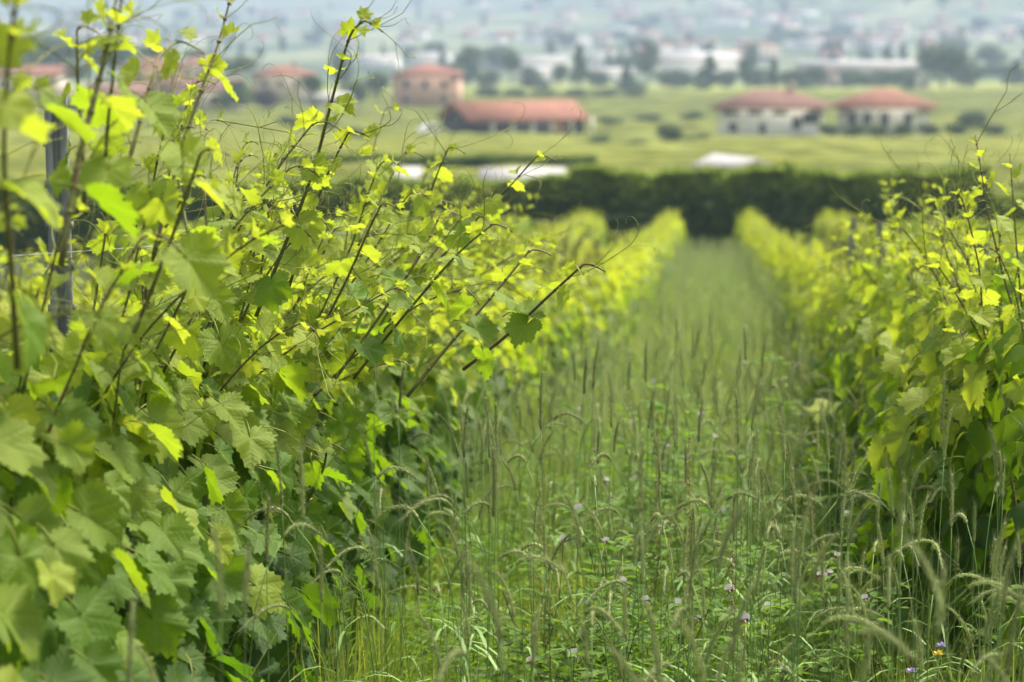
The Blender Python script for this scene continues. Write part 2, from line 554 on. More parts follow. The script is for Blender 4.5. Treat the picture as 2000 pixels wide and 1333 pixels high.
# ------------------------------------------------------------------ buildings
def house(px, y, wx, dy, hgt, roof_h, wall, roof, label, windows=(), rz=0.0, over=0.8, style='hip', name='house', base_px_y=None, group=None, chimney=False, z0=None, extra=None, cat='house'):
    """walls wx wide, dy deep; origin on the ground in the middle of the front wall's foot"""
    p = G(px, y)
    if z0 is not None:
        p.z = z0
    r = empty(name, p, rz)
    tag(r, label, cat, group)
    b = MB()
    b.box((0, dy / 2, hgt / 2 - 0.5), (wx, dy, hgt + 1))
    obj('wall', b.mesh('wall', wall, False), r)
    b = MB()
    x, e = wx / 2 + over, over
    y0, y1 = -e, dy + e
    zt, zb, t = hgt + roof_h, hgt + 0.02, 0.22
    if style == 'hip':
        rl = max(0.3, wx / 2 - dy / 2) if wx > dy else 0.3
        ym = dy / 2
        vs = [(-x, y0, zb), (x, y0, zb), (x, y1, zb), (-x, y1, zb), (-x, y0, zb + t), (x, y0, zb + t), (x, y1, zb + t), (-x, y1, zb + t), (-rl, ym, zt), (rl, ym, zt)]
        fs = [(3, 2, 1, 0), (0, 1, 5, 4), (1, 2, 6, 5), (2, 3, 7, 6), (3, 0, 4, 7), (4, 5, 9, 8), (6, 7, 8, 9), (5, 6, 9), (7, 4, 8)]
    elif style == 'gable_x':      # ridge runs left-right
        ym = dy / 2
        vs = [(-x, y0, zb), (x, y0, zb), (x, y1, zb), (-x, y1, zb), (-x, ym, zt), (x, ym, zt), (-x, y0, zb + t), (x, y0, zb + t), (x, y1, zb + t), (-x, y1, zb + t), (-x, ym, zt + t), (x, ym, zt + t)]
        fs = [(6, 7, 11, 10), (8, 9, 10, 11), (1, 0, 4, 5), (3, 2, 5, 4), (0, 1, 7, 6), (2, 3, 9, 8), (0, 6, 10, 4), (4, 10, 9, 3), (7, 1, 5, 11), (11, 5, 2, 8)]
    else:                          # ridge runs front-back
        vs = [(-x, y0, zb), (0, y0, zt), (x, y0, zb), (-x, y1, zb), (0, y1, zt), (x, y1, zb)]
        vs += [(a, b_, c + t) for a, b_, c in vs]
        fs = [(6, 7, 10, 9), (7, 8, 11, 10), (1, 0, 3, 4), (2, 1, 4, 5), (0, 1, 7, 6), (1, 2, 8, 7), (3, 9, 10, 4), (4, 10, 11, 5), (0, 6, 9, 3), (2, 5, 11, 8)]
    b.add(vs, fs)
    ro = obj('roof', b.mesh('roof', roof, False), r)
    if style != 'hip':
        b = MB()
        if style == 'gable_x':
            for sx in (-1, 1):
                xx = sx * (wx / 2 - 0.01)
                b.add([(xx, 0.02, hgt - 0.02), (xx, dy - 0.02, hgt - 0.02), (xx, dy / 2, zt - 0.25)], [(0, 1, 2)])
        else:
            for yy in (0.01, dy - 0.01):
                b.add([(-wx / 2, yy, hgt - 0.02), (wx / 2, yy, hgt - 0.02), (0, yy, zt - 0.25)], [(0, 1, 2)])
        obj('gable', b.mesh('gable', wall, False), r)
    if chimney:
        b = MB()
        b.box((wx * 0.2, dy * 0.5, hgt + roof_h), (0.7, 0.7, 1.6))
        b.box((wx * 0.2, dy * 0.5, hgt + roof_h + 0.86), (0.95, 0.95, 0.12))
        obj('chimney', b.mesh('chimney', M['cream_wall'], False), ro)
    for (cx, cz, ww, wh) in windows:
        b = MB()
        fr = 0.12
        b.box((cx, -0.03, cz + wh / 2 + fr / 2), (ww + 2 * fr, 0.08, fr))
        b.box((cx, -0.03, cz - wh / 2 - fr / 2), (ww + 2 * fr, 0.12, fr))
        b.box((cx - ww / 2 - fr / 2, -0.03, cz), (fr, 0.08, wh))
        b.box((cx + ww / 2 + fr / 2, -0.03, cz), (fr, 0.08, wh))
        f = obj('window', b.mesh('window', M['concrete'], False), r)
        b = MB()
        b.box((cx, -0.012, cz), (ww, 0.03, wh))
        obj('pane', b.mesh('pane', M['glass'], False), f)
    if extra:
        extra(r)
    return r


def part(r, name, mat, boxes):
    b = MB()
    for c, s in boxes:
        b.box(c, s)
    return obj(name, b.mesh(name, mat, False), r)


def pw(y):
    return y / FPX * 1.0          # metres per photo pixel at distance y


def fit(pxa, pxb, y):
    return (pxb - pxa) * y / FPX


# 1. long red-roofed barn with the dark gable: an open shed with posts, its shade painted into near-black walls
def barn_extra(r):
    for i in range(6):
        part(r, 'pillar', M['white_wall'], [((-4.9 + i * 2.7, -0.05, 1.05), (0.5, 0.5, 2.1))])
    part(r, 'door', M['orange_wall'], [((4.0, -0.02, 0.95), (1.3, 0.08, 1.9))])


yb = 300
house(1032, yb, 15.4, 9.5, 1.75, 2.2, M['shade_dark'], M['rooftile'],
      'long low barn with a bright terracotta gable roof and dark open side', (), 0.5, 0.7, 'gable_x', name='barn', extra=barn_extra, z0=CAM_H - (266 - 20) / FPX * yb, cat='barn')


# 2. white house with two dark windows
def wh_extra(r):
    for i in range(3):
        part(r, 'loggia', M['glass'], [((-4.6 + i * 2.9, -0.02, 3.5), (1.7, 0.06, 0.55))])
    part(r, 'porch_shade', M['glass'], [((4.9, -0.02, 2.9), (2.0, 0.06, 1.3))])  # flat dark panel: shade of the porch recess put into its colour
    part(r, 'balcony', M['concrete'], [((4.6, -0.5, 0.9), (2.6, 1.0, 0.22))])
    part(r, 'doorway', M['shade_dark'], [((4.4, -0.02, -0.1), (2.2, 0.05, 1.6))])


yw = 290
house(1504, yw, fit(1403, 1605, yw), 8.6, 3.95, 2.2, M['white_wall'], M['roofdull'],
      'white two-storey house with a broad low hip roof and two dark windows', ((-4.36, 1.75, 0.9, 0.85), (-.86, 1.65, 0.65, 1.0), (3.2, 2.3, .9, 1.3)), -0.06, 0.9, 'hip', extra=wh_extra, chimney=True, z0=CAM_H - (277 - 20) / FPX * yw)


# 3. house to the right
def rh_extra(r):
    for cx in (-3.8, -2.0, 0.1, 2.9):
        part(r, 'arch_opening', M['glass'], [((cx, -0.02, 1.35), (0.95, 0.06, 1.5))])


house(1727, yw + 6, fit(1640, 1820, yw), 9.0, 2.6, 2.25, M['white_wall'], M['rooftile'],
      'white single-storey house with wide red hip roof and dark arches behind shrubs', (), -0.05, 0.9, 'hip', extra=rh_extra, chimney=False, z0=CAM_H - (257 - 20) / FPX * yw)

# 4. small shed just beyond the hedge
ys_ = 112
house(1475, ys_, fit(1420, 1500, ys_), 3.4, 1.35, 0.5, M['concrete'], M['metal_roof'],
      'small shed with a pale sheet roof peeping over the hedge', (), 0.55, 0.25, 'gable_y', name='shed', z0=CAM_H - (331 - 20) / FPX * ys_ - 1.5, cat='shed')

# 5. pink house
yp = 440
house(829, yp, fit(766, 892, yp), 11, 5.7, 2.1, M['pink_wall'], M['rooftile'],
      'square pink two-storey farmhouse with a red hip roof', ((-3.4, 4.1, 0.8, 1.3), (0.2, 4.1, 0.8, 1.3), (3.6, 4.1, 0.8, 1.3), (-3.4, 1.4, 0.8, 1.3), (3.6, 1.4, 0.8, 1.3)), 0.0, 0.5, 'hip', z0=CAM_H - (211 - 20) / FPX * yp)

# 6-8. village houses on the left
house(548, 450, fit(492, 604, 450), 9, 3.7, 1.9, M['cream_wall'], M['rooftile'],
      'cream house with a red hip roof left of the pink farmhouse', ((-3, 2.3, .8, 1.0), (0, 2.3, .8, 1.0), (3, 2.3, .8, 1.0)), 0.05, 0.8, 'hip', chimney=True, z0=CAM_H - (190 - 20) / FPX * 450)
house(292, 450, fit(238, 350, 450), 9, 3.4, 1.8, M['yellow_wall'], M['rooftile'],
      'ochre yellow house with a terracotta roof behind the vine shoots', ((-2, 2.0, .9, 1.2), (2, 2.0, .9, 1.2)), 0.1, 0.7, 'hip', z0=CAM_H - (172 - 20) / FPX * 450)
house(376, 470, fit(338, 416, 470), 9, 3.6, 1.8, M['cream_wall'], M['roofdull'],
      'pale house with a dull brown roof standing behind the ochre house', ((-1.5, 2.0, .9, 1.2), (1.5, 2.0, .9, 1.2)), 0.0, 0.7, 'hip', chimney=True, z0=CAM_H - (168 - 20) / FPX * 470)
house(388, 400, fit(312, 462, 400), 8, 3.0, 1.9, M['cream_wall'], M['roofdull'],
      'long pinkish house with a low tiled roof in front of the ochre house', ((-4, 1.5, .9, 1.2), (-1, 1.5, .9, 1.2), (2.5, 1.5, .9, 1.2)), 0.05, 0.7, 'gable_x', z0=CAM_H - (217 - 20) / FPX * 400)
house(225, 395, fit(170, 280, 395), 8, 3.3, 1.8, M['orange_wall'], M['roofdull'],
      'orange house with a weathered tile roof, left of the long pinkish house', ((-2, 1.8, .9, 1.2), (2, 1.8, .9, 1.2)), 0.05, 0.7, 'gable_x', z0=CAM_H - (232 - 20) / FPX * 395)
house(40, 440, fit(-35, 108, 440), 9, 2.9, 1.8, M['cream_wall'], M['rooftile'],
      'cream house with a red roof at the left edge below the dark trees', ((-3, 1.6, .9, 1.2), (1, 1.6, .9, 1.2), (4, 1.6, .9, 1.2)), -0.05, 0.7, 'gable_x', z0=CAM_H - (186 - 20) / FPX * 440)
house(640, 440, fit(590, 690, 440), 5, 1.6, 0.8, M['concrete'], M['metal_roof'],
      'low grey outbuilding between the cream house and the pink farmhouse', ((-2, .8, 1.2, .7), (2, .8, 1.2, .7)), 0, 0.3, 'gable_x', name='outbuilding', z0=CAM_H - (212 - 20) / FPX * 440, cat='shed')

# white-roofed sheds behind the left vine row, just past the hedge
for (pa, pb, yt, yy, lab) in ((750, 815, 330, 105, 'small white-roofed shed just beyond the left hedge'),
                              (935, 1100, 330, 104, 'long white-roofed shed just beyond the hedge behind the vine tips'),
                              (235, 300, 360, 102, 'low white-roofed shed behind the tall shoots on the left')):
    house((pa + pb) / 2, yy, fit(pa, pb, yy) - 0.5, 3.6, 1.2, 0.45, M['white_wall'], M['metal_roof'], lab, (), 0.03, 0.3, 'gable_x', name='shed', z0=CAM_H - (yt - 20) / FPX * yy - 1.95, cat='shed')

# 10. industrial halls
for (pa, pb, yt, ybse, yy, rh, lab) in ((1288, 1440, 122, 168, 720, 2.6, 'large white hall with a broad pale gabled roof'),
                                    (1152, 1236, 142, 166, 690, .8, 'flat white-roofed hall right of the dark conical tree'),
                                    (1012, 1082, 140, 166, 690, .8, 'small flat white hall left of the dark conical tree'),
                                    (700, 775, 118, 142, 860, 1.0, 'white hall behind the pink farmhouse, on its left'),
                                    (925, 1000, 116, 140, 880, 1.0, 'white hall right of the tall round-headed tree'),
                                    (1010, 1110, 118, 140, 900, 1.0, 'long pale hall above the small flat white hall'),
                                    (800, 880, 112, 138, 900, 1.0, 'white hall directly behind the red roof of the pink house'),
                                    (1150, 1220, 112, 136, 940, 1.2, 'white hall above the flat white-roofed hall'),
                                    (1560, 1790, 128, 150, 860, 1.2, 'long cream warehouse stretching behind the round tree'),
                                    (445, 548, 53, 70, 1900, 1.5, 'bright white warehouse alone on the lower mountain slope')):
    house((pa + pb) / 2, yy, fit(pa, pb, yy), 18, (ybse - yt) * yy / FPX, rh, M['white_wall'] if 'cream' not in lab else M['cream_wall'], M['metal_roof'], lab, (), 0.03, 0.4,
          'gable_x', name='industrial_hall', z0=CAM_H - (ybse - 20) / FPX * yy, cat='hall')
house(1635, 640, fit(1612, 1658, 640), 7, 4.2, 1.4, M['cream_wall'], M['roofdull'], 'small pale house tucked between the far trees above the white houses', ((-1, 2.6, .9, 1.1), (1.4, 2.6, .9, 1.1)), 0.3, 0.5, 'gable_y', z0=CAM_H - (180 - 20) / FPX * 640)
house(1805, 600, fit(1790, 1818, 600), 4, 3.2, 1.0, M['white_wall'], M['metal_roof'], 'small white cabin at the foot of the big round tree', ((0, 1.8, .9, 1.1),), 0.0, 0.3, 'gable_y', name='cabin', z0=CAM_H - (177 - 20) / FPX * 600, cat='cabin')

# church on the town hill
yc = 2150
cp = W(1830, 62, yc)
ch = empty('church', (cp.x, yc, cp.z))
tag(ch, 'white church with a tapering bell tower on the town hill', 'church')
b = MB(); b.box((0, 8, 5.5), (34, 14, 11)); obj('nave', b.mesh('nave', M['white_wall'], False), ch)
b = MB(); b.add([(-17.5, 0.5, 11.02), (17.5, 0.5, 11.02), (17.5, 15.5, 11.02), (-17.5, 15.5, 11.02), (-17.5, 8, 15), (17.5, 8, 15)], [(0, 1, 5, 4), (2, 3, 4, 5), (0, 4, 3), (1, 2, 5), (3, 2, 1, 0)])
obj('roof', b.mesh('roof', M['metal_roof'], False), ch)
b = MB(); b.box((-6, -2.5, 8), (5, 5, 16)); b.add([(-8.6, -5.1, 16.02), (-3.4, -5.1, 16.02), (-3.4, 0.1, 16.02), (-8.6, 0.1, 16.02), (-6, -2.5, 24)], [(0, 1, 4), (1, 2, 4), (2, 3, 4), (3, 0, 4), (3, 2, 1, 0)])
obj('tower', b.mesh('tower', M['white_wall'], False), ch)


# town houses: a handful of meshes, each house its own thing
def town_mesh(wx, dy, h, rh, mat, rmat, style):
    b = MB(); b.box((0, dy / 2, h / 2 - 2), (wx, dy, h + 4))
    wm = b.mesh('town_wall', mat, False)
    b = MB()
    x = wx / 2 + .6
    if style:
        vs = [(-x, -.6, h + .02), (x, -.6, h + .02), (x, dy + .6, h + .02), (-x, dy + .6, h + .02), (-x + dy * .4, dy / 2, h + rh), (x - dy * .4, dy / 2, h + rh)]
    else:
        vs = [(-x, -.6, h + .02), (x, -.6, h + .02), (x, dy + .6, h + .02), (-x, dy + .6, h + .02), (-x, dy / 2, h + rh), (x, dy / 2, h + rh)]
    b.add(vs, [(0, 1, 5, 4), (2, 3, 4, 5), (0, 4, 3), (1, 2, 5), (3, 2, 1, 0)])
    rm = b.mesh('town_roof', rmat, False)
    ww = MB()
    nwin = int(wx // 3.2)
    for i in range(nwin):
        for z in ([1.8, 4.8, 7.8] if h > 8 else ([1.8, 4.6] if h > 5 else [1.8])):
            ww.box((-wx / 2 + (i + .5) * wx / nwin, -0.02, z), (1.1, .06, 1.4))
    return wm, rm, ww.mesh('town_window', M['glass'], False)


TM = [(town_mesh(13, 10, 6.2, 2.4, M['cream_wall'], M['rooftile'], True), 'cream house with a red roof in the hazy town'),
      (town_mesh(17, 11, 6.5, 2.6, M['white_wall'], M['rooftile'], False), 'white house with a red gabled roof in the hazy town'),
      (town_mesh(11, 9, 5.8, 2.2, M['pink_wall'], M['roofdull'], True), 'pink house with a dull tiled roof in the hazy town'),
      (town_mesh(22, 12, 9.5, 2.2, M['cream_wall'], M['roofdull'], True), 'pale apartment block in the hazy town'),
      (town_mesh(34, 18, 5.5, 1.2, M['white_wall'], M['metal_roof'], False), 'low white hall with a pale roof in the hazy town')]
tr_ = random.Random(21)
for i in range(230):
    px = tr_.uniform(-60, 2060)
    band = tr_.random()
    yy = 950 + 1250 * band ** 0.8
    if px < 650 and yy < 1250:
        yy += 400
    dens = 0.35 + 0.65 * smooth(600, 1250, px)
    if tr_.random() > dens:
        continue
    k = tr_.choices(range(5), (5, 4, 4, 3, 3))[0]
    (wm, rm, gm), lab = TM[k]
    p = G(px, yy)
    s = tr_.uniform(0.5, 0.85)
    o = obj('town_house', wm, None, p)
    o.rotation_euler.z = tr_.uniform(-0.5, 0.5)
    o.scale = (s, s, s)
    tag(o, lab, 'house', lab.replace('house', 'houses').replace('block', 'blocks').replace('hall', 'halls'))
    obj('roof', rm, o)
    if yy < 1350:
        obj('windows', gm, o)['kind'] = 'stuff'


# ------------------------------------------------------------------ trees and bushes
def crown_mesh(name, rx, rz_, n, size, shape, seed, mat, up=0.0):
    r = np.random.default_rng(seed)
    # lumps
    nl = 16
    if shape == 'round':
        lc = r.normal(size=(nl, 3)); lc /= np.linalg.norm(lc, axis=1)[:, None]
        lc *= np.array([rx, rx, rz_]) * r.uniform(.3, .62, (nl, 1)); lr = r.uniform(.36, .55, nl)
        sc = np.array([rx, rx, rz_])
    elif shape == 'cone':
        t = np.linspace(0, 1, nl); a = r.uniform(0, 6.28, nl)
        rad = rx * (1 - t) * .55
        lc = np.stack([rad * np.cos(a), rad * np.sin(a), (t * 2 - 1) * rz_ * .92], 1); lr = .16 + .42 * (1 - t)
        sc = np.array([rx, rx, rz_ * .45])
    else:
        t = np.linspace(0, 1, nl); a = r.uniform(0, 6.28, nl)
        rad = rx * .35 * np.ones(nl)
        lc = np.stack([rad * np.cos(a), rad * np.sin(a), (t * 2 - 1) * rz_ * .8], 1); lr = .5 + .25 * np.sin(t * pi)
        sc = np.array([rx, rx, rz_ * .35])
    k = r.integers(0, nl, n)
    d = r.normal(size=(n, 3)); d /= np.linalg.norm(d, axis=1)[:, None]
    c = lc[k] + d * (lr[k] * r.uniform(.75, 1.08, n))[:, None] * sc
    nrm = d + r.normal(size=(n, 3)) * .5; nrm /= np.linalg.norm(nrm, axis=1)[:, None]
    a = np.cross(nrm, r.normal(size=(n, 3))); a /= np.linalg.norm(a, axis=1)[:, None]
    b_ = np.cross(nrm, a)
    s = size * r.uniform(.6, 1.3, (n, 1))
    v = np.stack([c - a * s * .5, c - b_ * s * .35, c + a * s * .5, c + b_ * s * .35], 1).reshape(-1, 3)
    f = np.arange(4 * n).reshape(-1, 4)
    age = np.repeat(np.clip(r.normal(.35, .25, n) + (c[:, 2] / rz_) * .25, 0, 1), 4)
    return npmesh(name, v, f, mat, age)


CM = {
    'round': crown_mesh('crown_round', 1, 1, 2600, .13, 'round', 1, M['tree']),
    'round2': crown_mesh('crown_round2', 1, 1, 2200, .14, 'round', 5, M['tree']),
    'cone': crown_mesh('crown_cone', 1, 1, 2000, .16, 'cone', 2, M['tree']),
    'tall': crown_mesh('crown_tall', 1, 1, 2200, .16, 'tall', 3, M['tree']),
    'plum': crown_mesh('crown_plum', 1, 1, 1500, .16, 'round', 4, M['plum']),
}
tb = MB()
tb.tube([(0, 0, -0.6), (0.02, 0, .5), (0, .03, 1.1)], .09, .05, 7)
for a in range(4):
    tb.tube([(0, 0, .75), (.25 * cos(a * 1.7), .25 * sin(a * 1.7), 1.15), (.4 * cos(a * 1.7), .4 * sin(a * 1.7), 1.6)], .04, .012, 5)
TRUNK = tb.mesh('tree_trunk', M['bark'])


def tree(px, yt, ybase, y, wpx, kind, label, group=None, age=0.0, name='tree', full=False):
    """crown spans wpx photo pixels, top at row yt, ground at row ybase"""
    wm = wpx * y / FPX
    p = W(px, ybase, y)
    H = (ybase - yt) * y / FPX
    r = empty(name, p)
    tag(r, label, 'bush' if name == 'bush' else 'tree', group)
    low = 0.02 if full else 0.16
    rz_ = H * (1 - low) / 2
    c = obj('crown', CM[kind], r, mat4=Matrix.Translation((0, 0, H * low + rz_)) @ Matrix.Rotation(rnd.uniform(0, 6), 4, 'Z') @ Matrix.Diagonal((wm / 2, wm / 2, rz_, 1)), color=(age, 0, 0, 1))
    obj('trunk', TRUNK, r, mat4=Matrix.Diagonal((H * .28, H * .28, H * .33, 1)))
    return r


TREES = [
    (915, 92, 178, 640, 52, 'tall', 'tall round-headed green tree right of the pink farmhouse', .15),
    (1000, 103, 152, 640, 40, 'round', 'bushy green tree standing among the white halls', .15),
    (1092, 120, 172, 640, 36, 'round2', 'pale green tree left of the dark conical tree', .35),
    (1132, 90, 172, 600, 44, 'cone', 'dark bluish conical tree in front of the white halls', -.2),
    (1265, 84, 158, 680, 38, 'tall', 'dark narrow tree left of the broad white hall roof', -.2),
    (1385, 112, 182, 560, 60, 'cone', 'broad dark conical tree in front of the broad white hall', .0),
    (1456, 115, 172, 600, 26, 'tall', 'slim dark tree right of the broad white hall', -.2),
    (1510, 118, 174, 580, 36, 'cone', 'small conical green tree above the white house roof', .0),
    (1596, 128, 178, 600, 44, 'round', 'round green tree left of the small pale house', .0),
    (1840, 84, 176, 590, 110, 'round', 'big dark round tree standing alone on the right', .0),
    (1955, 118, 172, 760, 90, 'round2', 'wide bluish tree at the right edge beyond the big round tree', -.1),
    (1905, 130, 172, 760, 60, 'round', 'lower bluish tree just right of the big round tree', -.1),
    (460, 104, 156, 500, 84, 'round2', 'dark green tree behind the shoots, left of the cream house', -.1),
    (466, 160, 218, 380, 52, 'tall', 'dark green tree in front of the cream house', -.1),
    (90, 62, 150, 520, 170, 'round', 'large dark tree in the upper left, leftmost of the big pair', -.25),
    (215, 66, 150, 520, 130, 'round2', 'large dark tree above the ochre house, right of the big pair', -.25),
    (520, 175, 220, 390, 60, 'plum', 'dark purple-leaved tree in front of the cream house', 0),
    (668, 120, 170, 560, 40, 'tall', 'dark narrow tree left of the pink farmhouse', -.1),
    (735, 140, 200, 480, 50, 'round', 'green tree touching the left side of the pink farmhouse', .0),
    (690, 150, 205, 470, 50, 'round2', 'green tree between the grey outbuilding and the pink farmhouse', .1),
    (1900, 218, 262, 300, 60, 'round', 'low dark tree right of the arched white house', .1),
    (1690, 140, 178, 600, 60, 'round2', 'light green tree in the row behind the two white houses', .3),
    (1750, 138, 178, 600, 60, 'round', 'light green tree just left of the white cabin', .3),
    (1310, 132, 180, 620, 70, 'round2', 'soft green tree below the broad white hall', .3),
    (1240, 160, 182, 620, 50, 'round', 'low green tree below the flat white-roofed hall', .2),
    (1060, 158, 180, 620, 40, 'round2', 'low green tree below the small flat white hall', .2),
]
for (px, yt, ybs, yy, wpx, kind, lab, age) in TREES:
    tree(px, yt - 4, ybs, yy, wpx * 1.18, kind, lab, age=age - .15)

BUSHES = [
    (1238, 268, 300, 230, 78, 'dark low bush alone in the green field, left of the white house', -.3),
    (1310, 238, 284, 250, 60, 'grey-green bush between the dark bush and the white house', .0),
    (562, 222, 252, 330, 56, 'dark bush in the field below the purple-leaved tree', -.2),
    (950, 166, 196, 520, 60, 'dark bush right of the pink farmhouse, leftmost of the hedgerow bushes', -.2),
    (1005, 170, 196, 520, 60, 'second hedgerow bush right of the pink farmhouse', -.1),
    (1062, 170, 195, 520, 66, 'third hedgerow bush right of the pink farmhouse', -.15),
    (1120, 168, 194, 520, 66, 'fourth hedgerow bush right of the pink farmhouse', -.05),
    (1180, 168, 192, 520, 66, 'fifth hedgerow bush right of the pink farmhouse', .05),
    (1240, 170, 190, 520, 60, 'rightmost of the hedgerow bushes right of the pink farmhouse', .1),
    (1620, 238, 270, 280, 50, 'grey-green shrub in front of the gap between the white houses', .1),
    (1668, 236, 270, 280, 52, 'grey-green shrub below the left arches of the red-roofed house', .15),
    (1715, 238, 270, 280, 50, 'grey-green shrub below the middle arch of the red-roofed house', .05),
    (1762, 234, 270, 280, 50, 'grey-green shrub below the right arch of the red-roofed house', .1),
    (1815, 238, 268, 280, 56, 'grey-green shrub at the right corner of the red-roofed house', .0),
    (1868, 236, 266, 280, 60, 'grey-green shrub beyond the right corner of the red-roofed house', .05),
    (1940, 238, 266, 285, 70, 'grey-green shrub near the right edge of the field', .1),
    (335, 205, 240, 370, 70, 'dark bush in front of the long pinkish house', -.1),
    (130, 190, 225, 380, 90, 'dark bush in front of the cream house at the left edge', -.1),
    (25, 180, 222, 380, 80, 'dark bush at the left edge below the cream house', -.1),
]
for (px, yt, ybs, yy, wpx, lab, age) in BUSHES:
    tree(px, yt, ybs, yy, wpx, rnd.choice(['round', 'round2']), lab, age=age, name='bush', full=True)

belt = [(890, 128, 40), (952, 140, 44), (1036, 142, 40), (1170, 146, 44), (1225, 140, 46), (1330, 146, 50), (1420, 140, 40), (1480, 146, 44), (1545, 142, 46), (1570, 150, 40), (1660, 144, 44), (1720, 140, 50), (1780, 146, 44), (1890, 136, 60), (1985, 130, 60)]
for i, (px, yt, wpx) in enumerate(belt):
    tree(px, yt - 12, 183, 610 + 12 * (i % 4), wpx * 1.25, ['round', 'round2', 'tall', 'round', 'cone'][i % 5], f'{ORD[i]} tree from the left in the dark belt behind the green fields', 'trees of the dark belt behind the fields', age=-.3)
for i, (px, yt, ybs, wpx) in enumerate([(20, 100, 150, 90), (150, 110, 168, 70), (300, 84, 125, 70), (380, 92, 120, 60), (610, 140, 200, 46), (440, 170, 222, 50), (700, 160, 212, 40)]):
    tree(px, yt, ybs, 480 if ybs < 200 else 400, wpx, ['round', 'round2'][i % 2], f'{ORD[i]} tree from the left among the dark trees round the village houses', 'dark trees round the village houses', age=-.2)
for i, (px, yt, ybs, yy, wpx) in enumerate([(1170, 262, 286, 240, 50), (1360, 255, 285, 260, 60), (1270, 222, 240, 330, 70), (1350, 216, 236, 340, 60), (700, 246, 272, 260, 60), (640, 232, 254, 300, 50), (1190, 226, 246, 320, 60), (1560, 268, 290, 260, 60), (1750, 268, 286, 270, 70)]):
    tree(px, yt, ybs, yy, wpx, ['round', 'round2'][i % 2], f'{ORD[i]} of the scattered grey-green field shrubs below the distant houses', 'scattered field shrubs', age=.1, name='bush', full=True)

# town trees
for i in range(170):
    px = tr_.uniform(-60, 2060)
    yy = tr_.uniform(780, 2300)
    p = G(px, yy)
    kind = tr_.choice(['round', 'round2', 'tall', 'cone'])
    H = tr_.uniform(6, 11)
    wm = H * (.5 if kind in ('tall', 'cone') else tr_.uniform(1.0, 2.2))
    r = empty('tree', p)
    conical = kind in ('tall', 'cone')
    tag(r, ('narrow hazy blue tree among the town houses' if conical else 'round hazy blue tree among the town houses'), 'tree',
        'narrow trees in the hazy town' if conical else 'round trees in the hazy town')
    obj('crown', CM[kind], r, mat4=Matrix.Translation((0, 0, H * .55)) @ Matrix.Diagonal((wm / 2, wm / 2, H * .48, 1)), color=(0, 0, 0, 1))
    obj('trunk', TRUNK, r, mat4=Matrix.Diagonal((H * .28, H * .28, H * .33, 1)))

# white car by the barn
yy = 296
cp = G(842, yy); cp.z = CAM_H - (267 - 20) / FPX * yy
car = empty('parked_car', cp, 0.5)
tag(car, 'small white car parked at the dark gable end of the barn', 'car')
b = MB()
prof = [(-1.7, .35), (-1.7, .75), (-1.5, .95), (-1.05, 1.0), (-.7, 1.42), (.75, 1.45), (1.35, 1.0), (1.75, .9), (1.8, .35)]
vs = [(x, -.75, z) for x, z in prof] + [(x, .75, z) for x, z in prof]
n_ = len(prof)
b.add(vs, [tuple(range(n_)), tuple(range(2 * n_ - 1, n_ - 1, -1))] + [(i, (i + 1) % n_ + 0, (i + 1) % n_ + n_, i + n_) for i in range(n_)])
obj('body', b.mesh('car_body', M['car_paint'], False), car)
for sx in (-1.1, 1.1):
    for sy in (-.72, .72):
        b = MB(); b.tube([(sx, sy - .1, .32), (sx, sy + .1, .32)], .32, .32, 14)
        obj('wheel', b.mesh('wheel', M['rubber']), car)
b = MB(); b.box((0.0, -.76, 1.18), (1.2, .03, .32)); b.box((0, .76, 1.18), (1.2, .03, .32))
obj('side_window', b.mesh('side_window', M['glass'], False), car)

# far field rows: low vineyard hedgerows joined in one mass
fr = random.Random(3)
fv, ff, fa = [], [], []
for y0 in np.arange(96, 560, 3.4):
    slant = 0.12
    half = 16 + y0 * .24
    cx = W(1000, 200, y0).x
    n = int(2 * half / (1.6 + y0 / 250))
    prev = None
    gap = fr.random() < .16
    tone = fr.uniform(-.3, .3)
    for i in range(n + 1):
        x = cx - half + 2 * half * i / n
        y = y0 + slant * (x - cx)
        z = gz(x, y)
        hgt = fr.uniform(.6, 1.0) * (.2 if gap else 1)
        wdt = fr.uniform(.3, .55)
        base = len(fv)
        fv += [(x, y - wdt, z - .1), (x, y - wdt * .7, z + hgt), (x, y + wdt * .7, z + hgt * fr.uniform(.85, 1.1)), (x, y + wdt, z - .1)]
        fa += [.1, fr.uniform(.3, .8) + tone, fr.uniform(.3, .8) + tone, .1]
        if prev is not None:
            for j in range(3):
                ff.append((prev + j, base + j, base + j + 1, prev + j + 1))
        prev = base
M['field_row'] = mat_leaf('field_vines', (0.10, 0.14, 0.025), (0.36, 0.38, 0.045), (0.10, 0.15, 0.01), (0.36, 0.40, 0.02), veins=False, transl=0.15, rough=0.8)
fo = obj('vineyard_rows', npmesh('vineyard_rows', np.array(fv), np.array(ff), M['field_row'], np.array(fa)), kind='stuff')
tag(fo, 'low blurred vine rows covering the valley fields beyond the hedge', 'vineyard')


